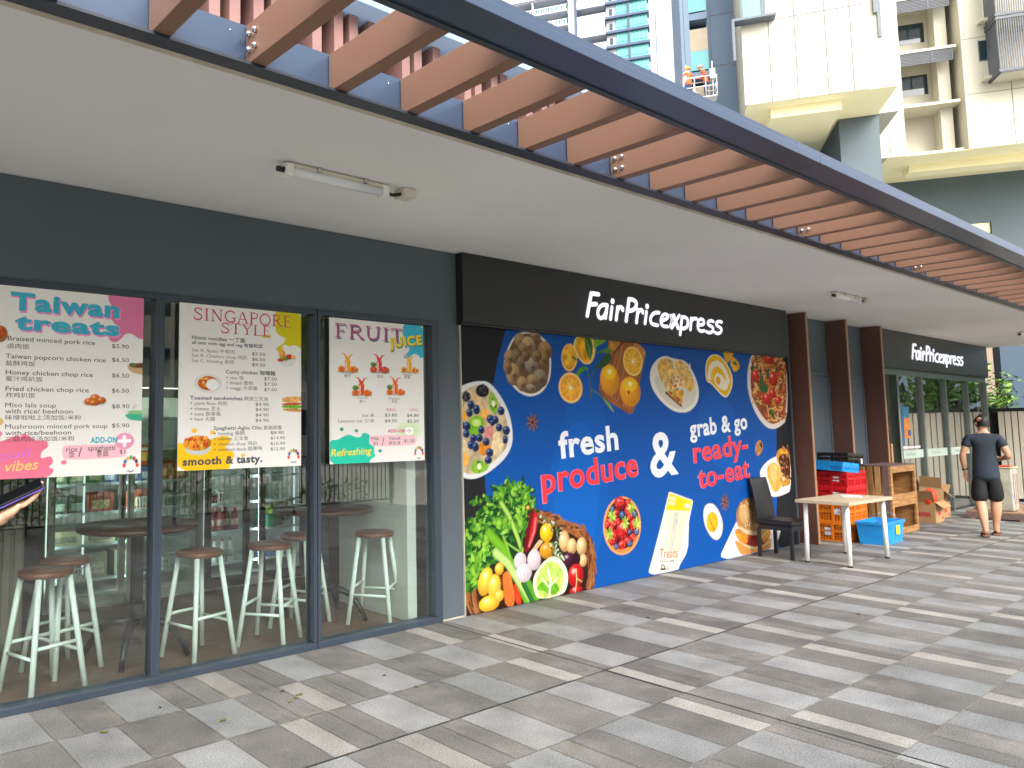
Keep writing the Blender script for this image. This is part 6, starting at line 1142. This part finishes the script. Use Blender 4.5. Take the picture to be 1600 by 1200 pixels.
# right wing window, ledges and dark grille balcony
tw('window',DGL,(3.72,4.6,-.012,.0,21.4,22.5)); tw('window_frame',BHOOD,(3.68,3.72,-.03,.0,21.36,22.54),(4.15,4.2,-.03,.0,21.4,22.5),(3.68,4.64,-.03,.0,21.34,21.39))
for z in (20.15,23.4,26.6): tw('window_ledge',CRM,(3.7,4.7,-.5,.0,z,z+.17),bv=.01)
g_=MB(); g_.box(4.05,7,-1.5,-1.44,20.0,20.15); g_.box(4.05,4.12,-1.44,0,20.0,20.15)
for z in (20.05,22.9,23.1,26): g_.box(4.0,7,-1.52,-1.4,z,z+.12); g_.box(4.0,4.12,-1.4,-.01,z,z+.12)
for k in range(30): g_.box(4.05+.1*k,4.09+.1*k,-1.5,-1.46,20.17,26)
for k in range(14): g_.box(4.04,4.08,-1.4+.1*k,-1.36+.1*k,20.17,26)
g_.build('balcony_screen',DGR,TW1); tw('balcony_floor',CRM,(4.13,7,-1.39,-.01,20.0,20.1),(4.13,7,-1.39,-.01,23.0,23.08))
tw('podium_window',YSO,(4.3,5.4,5.36,5.399,12.9,13.5)); tw('podium_window_reveal',DKW,(5.42,5.6,5.2,5.398,12.6,13.55))
# hanging work platform with two workers
GO=empty('work_platform',(0,0,0),0,'white hanging work platform carrying two workers beside the apartment block','hanging platform'); GO.location=TW1.matrix_basis@Vector((-11.2,-9.9,17.35)) if 0 else (49.41+.53*-11.25-9.9*-0+.848*-9.7,9.97-.848*-11.25+.53*-9.7,17.5); GO.rotation_euler=(0,0,R(-58))
MB().box(-.5,1.0,-.35,.35,0,.05).build('deck',mat('white_steel','#d8d6d0',.5,.08,5),GO); r_=MB()
for y in (-.35,.35):
    for z in (.55,1.05): r_.tube([(-.5,y,z),(1.0,y,z)],.025,6)
    for x in (-.5,0,.5,1.0): r_.tube([(x,y,.05),(x,y,1.05)],.022,6)
for x in (-.5,1.0):
    for z in (.55,1.05): r_.tube([(x,-.35,z),(x,.35,z)],.022,6)
r_.build('guard_rail',mat('white_steel','#d8d6d0'),GO); 
a_=MB()
for x in (-.35,.85): a_.tube([(x,0,.05),(x,0,1.9)],.03,6); a_.box(x-.12,x+.12,-.1,.1,1.0,1.5)
a_.build('hoist',mat('white_steel','#d8d6d0'),GO); c_=MB(); 
for x in (-.35,.85): c_.tube([(x,0,1.9),(x,0,16)],.012,5)
c_.build('cable',BHOOD,GO)
ORV=mat('orange_vest','#e8622c',.7,.1,8); BJN=mat('blue_trousers','#2c4470',.8,.1,8)
AR={'L':((-.24,.12,1.15),(-.12,.35,1.12),(.2,1,0),(0,0,1),(1,0,0)),'R':((.25,.1,1.15),(.15,.33,1.15),(-.2,1,0),(0,0,1),(-1,0,0))}; LG={'L':((-.09,.03,.5),(-.09,-.02,.09)),'R':((.1,.02,.5),(.1,.02,.09))}
def on_go(x,y): return (GO.location[0]+.53*x+.848*y,GO.location[1]-.848*x+.53*y,GO.location[2]+.05)
w1,h1=person('worker in yellow helmet and orange vest at the left end of the hanging platform',on_go(-.25,.0),R(-20),AR,LG,ORV,BJN,short=False,fing=False,hair=None,sleeve=.4)
w2,h2=person('worker in orange vest crouched over the rail beside the yellow helmeted worker',on_go(.55,.05),R(40),AR,LG,ORV,BJN,short=False,fing=False,hair=None,sleeve=.9,lean=.18)
for w_,h_,cc in ((w1,h1,'#e8c41c'),(w2,h2,'#d8d4c8')):
    hm=MB(); hm.lathe([(.115,.04),(.112,.07),(.1,.12),(.06,.155),(.001,.165)],n=16); hm.lathe([(.145,.035),(.15,.04),(.11,.05)],n=16); hm.build('helmet',mat('helmet_'+cc[1:],cc,.35,.05,5),w_).matrix_local=h_
# ---------------------------------------------------------------- far tower
TW2=empty('glass_tower',(124.61,80.49,-.05),R(-58),'tall far tower with teal glass corner and white balconies behind the pergola','tower')
PWT=mat('pale_tower_wall','#a8acb4',.7,.04,.2); PPL=mat('lilac_shutter','#8f93b4',.6,.05,.3); TG=mat('turquoise_glass','#5aa8a4',.1,.12,.35,spec=.8); NAV=mat('navy_floor_band','#41506a',.6,.05,.4)
def t2(n,m,*bx):
    for q in bx: o=MB().box(*q).build(n,m,TW2)
    return o
t2('core_wall',PWT,(-30,7.2,1.5,20,0,100))
F0=77.07; FH=2.95
floors=[F0+FH*k for k in range(-9,6)]
t2('glass_bay',TG,(1.6,3.7,-.3,1.49,30,100),(4.1,7.3,-.3,1.49,30,100)); t2('glass_pier',NAV,(3.71,4.09,-.6,1.49,30,100)); t2('window_strip',PWT,(-.2,1.59,-.1,1.49,30,100))
b=MB()
for z in floors:
    b.box(-.3,7.6,-.9,1.48,z-.28,z+.18)
b.build('floor_band',NAV,TW2); b=MB()
for z in floors:
    for x in (2.1,2.7,3.2,4.7,5.4,6.1,6.8): b.box(x,x+.07,-.36,-.301,z+.2,z+2.6)
    b.box(1.6,7.3,-.36,-.3015,z+.85,z+.93)
b.build('glazing_bars',mat('teal_glazing_bar','#3f7f86',.5,.05,1),TW2)
for z in floors: t2('window',DGL,(.35,.95,-.13,-.101,z+.7,z+2.0))
for i,z in enumerate(floors):
    t2('balcony',PWT,(-5.6,-.35,-.8,1.4,z-.2,z+.05)); 
    if i%2: t2('shutter',PPL,(-5.6,-.4,-.75,-.65,z+1.25,z+2.74))
    q=MB(); q.box(-5.6,-.35,-.86,-.8,z+1.05,z+1.2); q.box(-5.6,-.35,-.83,-.81,z+.06,z+1.0)
    for k in range(7): q.box(-5.6+.87*k,-5.5+.87*k,-.87,-.8,z+.0,z+1.1)
    q.build('balustrade',mat('pale_balustrade','#b8c4cc',.4,.06,1),TW2)
    t2('balcony',PWT,(-22,-7.4,-1.5,1.4,z-.25,z+.0)); q=MB(); q.box(-22,-7.4,-1.56,-1.5,z+.0,z+.12); q.box(-22,-7.4,-1.56,-1.5,z+1.0,z+1.1)
    for k in range(30): q.box(-22+.49*k,-21.8+.49*k,-1.55,-1.51,z+.12,z+1.0)
    q.build('balustrade',mat('white_balustrade','#dfe2e4',.5,.06,1),TW2)
    t2('window',TG,(-9.8,-7.2,1.3,1.49,z+.5,z+2.5),(-15,-11,1.3,1.49,z+.4,z+2.5)); 
t2('pier',PWT,(-7.3,-5.7,-.6,1.49,30,100),(-14.2,-13.9,-1.5,1.4,30,100)); t2('pier',NAV,(-5.95,-5.6,-1.0,1.49,30,100))
t2('top_canopy',mat('brown_roof_soffit','#b58d84',.6,.05,.3),(-30,-8.2,-1.7,1.4,86.2,97)); t2('canopy_edge',PWT,(-30,-8.1,-1.8,1.4,85.9,86.2))
MB().tube([(8.7,-.5,30),(8.7,-.5,79.5)],.07,6).build('drain_pipe',NAV,TW2)
# ---------------------------------------------------------------- fence, plants and wall past the glass entrance
FE=empty('slat_fence',(20.5,0,0),0,'tall fence of pale upright slats in a black frame past the glass entrance','fence')
b=MB(); b.box(-.03,.05,-9.2,.12,1.86,1.93); b.box(-.03,.05,-9.2,.12,.0,.06); b.box(-.04,.06,.02,.16,0,1.95)
for k in range(1,6): b.box(-.04,.06,-1.85*k,-1.85*k+.08,0,1.95)
b.build('frame',BLACK,FE)
fs=mat('pale_fence_slat','#d6cdbb',.6,.08,3,stretch=(1,1,.2)); k=0; y=-.09
while y>-9:
    if not any(abs(y-(-1.85*q+.04))<.1 for q in range(1,6)): MB().box(-.02,.02,y-.092,y,.061,1.859).build('slat',fs,FE)
    y-=.112
MB().box(.06,.1,-9.2,.12,.0,1.85).build('backing_sheet',mat('black_backing','#1d1f20',.8,.1,2),FE)
NW=empty('neighbour_wall',(26,0,0),0,'slate blue wall rising behind the slat fence','wall'); MB().box(0,1,-14,1.08,-.05,3.9).build('wall_face',mat('slate_blue_render','#5f7080',.8,.06,.6),NW); MB().box(-.02,1,1.09,1.22,-.05,3.9).build('dark_pier',BLACK,NW); MB().box(-.02,1,1.23,1.9,-.05,3.9).build('tan_pier',mat('tan_pier','#b59f88',.7,.06,1),NW)
def leaves(n,fn,size,seed,fold=.25,aspect=.38):
    rg=random.Random(seed); m=MB(); vs=[];fs=[]
    for i in range(n):
        p,d=fn(rg); s=size*rg.uniform(.6,1.3); d=Vector(d).normalized(); e=d.cross(Vector((rg.uniform(-1,1),rg.uniform(-1,1),rg.uniform(-.3,1))))
        if e.length<1e-3: e=d.orthogonal()
        e.normalize(); u=d.cross(e).normalized(); p=Vector(p); b=len(vs)
        vs+= [p,p+d*s*.45+e*s*aspect*.5+u*s*fold*.2,p+d*s-u*s*fold*.3,p+d*s*.45-e*s*aspect*.5+u*s*fold*.2]
        fs.append((b,b+1,b+2,b+3))
    m.add(vs,fs); return m
LM=[mat('leaf_green_%d'%i,c,.45,.5,3,spec=.4) for i,c in enumerate(('#3f6a2c','#5f8f34','#2f5428','#7fa844'))]
def shrub(x,y,h,r,label,ls=.22,n=420,m=0,seed=1,group=None,cat='shrub'):
    e=empty('leafy_shrub',(x,y,0),0,label,cat,group); rg=random.Random(seed)
    st=MB(); tips=[]
    for k in range(9):
        a=rg.uniform(0,6.3); q=rg.uniform(.2,1)*r; P=[(0,0,0),(q*.4*math.cos(a),q*.4*math.sin(a),h*.45),(q*math.cos(a),q*math.sin(a),h*rg.uniform(.6,.98))]; st.tube(P,[.02,.014,.006],5); tips+=[(P[1],P[2])]*2
    st.build('stem',mat('shrub_stem','#5a4a34',.8,.2,8),e)
    def fn(g):
        a,b=g.choice(tips); t=g.uniform(-.1,1); p=[a[i]+(b[i]-a[i])*t+g.gauss(0,r*.17) for i in range(3)]; p[2]=max(.05,p[2]); return p,(g.gauss(0,1)+p[0]*.6,g.gauss(0,1)+p[1]*.6,g.uniform(-.4,.9))
    for j in range(2): leaves(n,fn,ls,seed*10+j).build('foliage',LM[(m+j)%4],e)
    return e
for i,(x,y,h,r,m,l) in enumerate(((22.0,.38,3.0,.55,2,'dark green shrub showing over the fence between the shop corner and the slate wall'),(21.6,-1.2,3.0,.7,0,'bright broad leaved shrub behind the fence, mirrored in the shop glass'),(22.0,-2.6,3.2,.8,1,'second broad leaved shrub behind the fence, mirrored in the shop glass'),(21.7,-4.2,3.1,.8,3,'third broad leaved shrub behind the fence, mirrored in the shop glass'),(22.2,-6.0,3.3,.9,0,'fourth broad leaved shrub behind the fence, mirrored in the shop glass'),(22.0,-7.8,3.0,.8,1,'last broad leaved shrub behind the fence, mirrored in the shop glass'))):
    shrub(x,y,h,r,l,.13 if i==0 else .34,700 if i==0 else 420,m,20+i,'shrubs behind the slat fence')
# ---------------------------------------------------------------- what stands behind the camera and shows only as reflections in the glass
RA=empty('black_railing',(0,-7.85,0),0,'black railing across the plaza, reflected in the cafe windows','railing'); b=MB(); b.box(-9,10.5,-.02,.02,1.06,1.1); b.box(-9,10.5,-.02,.02,.12,.15)
for k in range(9): b.box(-9+2.43*k,-8.95+2.43*k,-.025,.025,0,1.12)
b.build('rail_frame',BLACK,RA); b=MB()
for k in range(178): b.box(-8.95+.11*k,-8.935+.11*k,-.008,.008,.15,1.06)
b.build('bars',BLACK,RA)
b=MB().box(10.6,19.5,-22,-7.3,-.05,.012).box(-9,10.59,-11.7,-9.05,-.05,.012); tag(b.build('path',mat('pale_concrete','#c9c4b8',.8,.1,1)),kind='structure')
def bed(x0,x1,y0,y1,h,n,ls,name,label,seed):
    def fn(g): return (g.uniform(x0,x1),g.uniform(y0,y1),h*g.random()**.6),(g.gauss(0,1),g.gauss(0,1),g.uniform(-.1,1))
    o=leaves(n,fn,ls,seed).build(name,mat('sunlit_leaf_%d'%(seed%4),('#86ad48','#93b94e','#7ba042','#a0c45c')[seed%4],.5,.4,3)); tag(o,label,'planting',None,'stuff'); return o
bed(-9,10.2,-9.0,-8.1,.5,2600,.13,'low_planting','low green planting behind the railing',40); bed(-9,10.4,-13.4,-11.8,1.8,5200,.24,'hedge_planting','tall hedge beyond the railing',41)
def tree(x,y,h,cr,label,seed,m=0,ls=.3,n=2600):
    e=empty('broadleaf_tree',(x,y,0),0,label,'tree','trees across the plaza'); rg=random.Random(seed); t=MB(); t.tube([(0,0,0),(.05,.03,h*.3),(.0,.1,h*.55),(.1,.0,h*.85)],[.16,.13,.1,.03],10); tips=[]
    for k in range(12):
        a=rg.uniform(0,6.3); z=h*rg.uniform(.35,.8); q=cr*rg.uniform(.5,1); P=[(0,0,z),(q*.5*math.cos(a),q*.5*math.sin(a),z+h*.1),(q*math.cos(a),q*math.sin(a),z+h*rg.uniform(.08,.25))]; t.tube(P,[.06,.04,.012],6); tips.append((P[1],P[2]))
    t.build('trunk',mat('bark','#5b4a3a',.85,.25,6,.4),e)
    def fn(g):
        a,b=g.choice(tips); u=g.uniform(0,1.1); return [a[i]+(b[i]-a[i])*u+g.gauss(0,cr*.16) for i in range(3)],(g.gauss(0,1),g.gauss(0,1),g.uniform(-.8,.4))
    leaves(n,fn,ls,seed).build('crown',LM[m],e)
for i,(x,y,h,c,l) in enumerate(((2.2,-13.5,8,2.6,'tree across the plaza mirrored beside the middle poster'),(6.5,-15,9,3,'tree across the plaza mirrored in the right cafe window'),(12.5,-16,8,2.8,'tree beside the pale path across the plaza'),(-3.5,-14,9,3,'tree across the plaza mirrored at the leftmost window'))): tree(x,y,h,c,l,60+i,(0,2,1,2)[i])
CB=empty('cream_building',(12,-34,0),0,'cream building with dark windows across the plaza, reflected in the cafe glass','building'); MB().box(-26,30,-6,0,-.05,12).build('wall_face',mat('cream_stucco','#d9d2bf',.8,.05,.4),CB)
for z in (1.2,4.4,7.6,10.8):
    for k in range(18):
        wo=MB().box(-24+3*k,-22.4+3*k,.0,.03,z,z+1.5).build('window',DGL,CB)
    MB().box(-26,30,.0,.12,z-.35,z-.2).build('ledge',mat('cream_stucco','#d9d2bf'),CB)
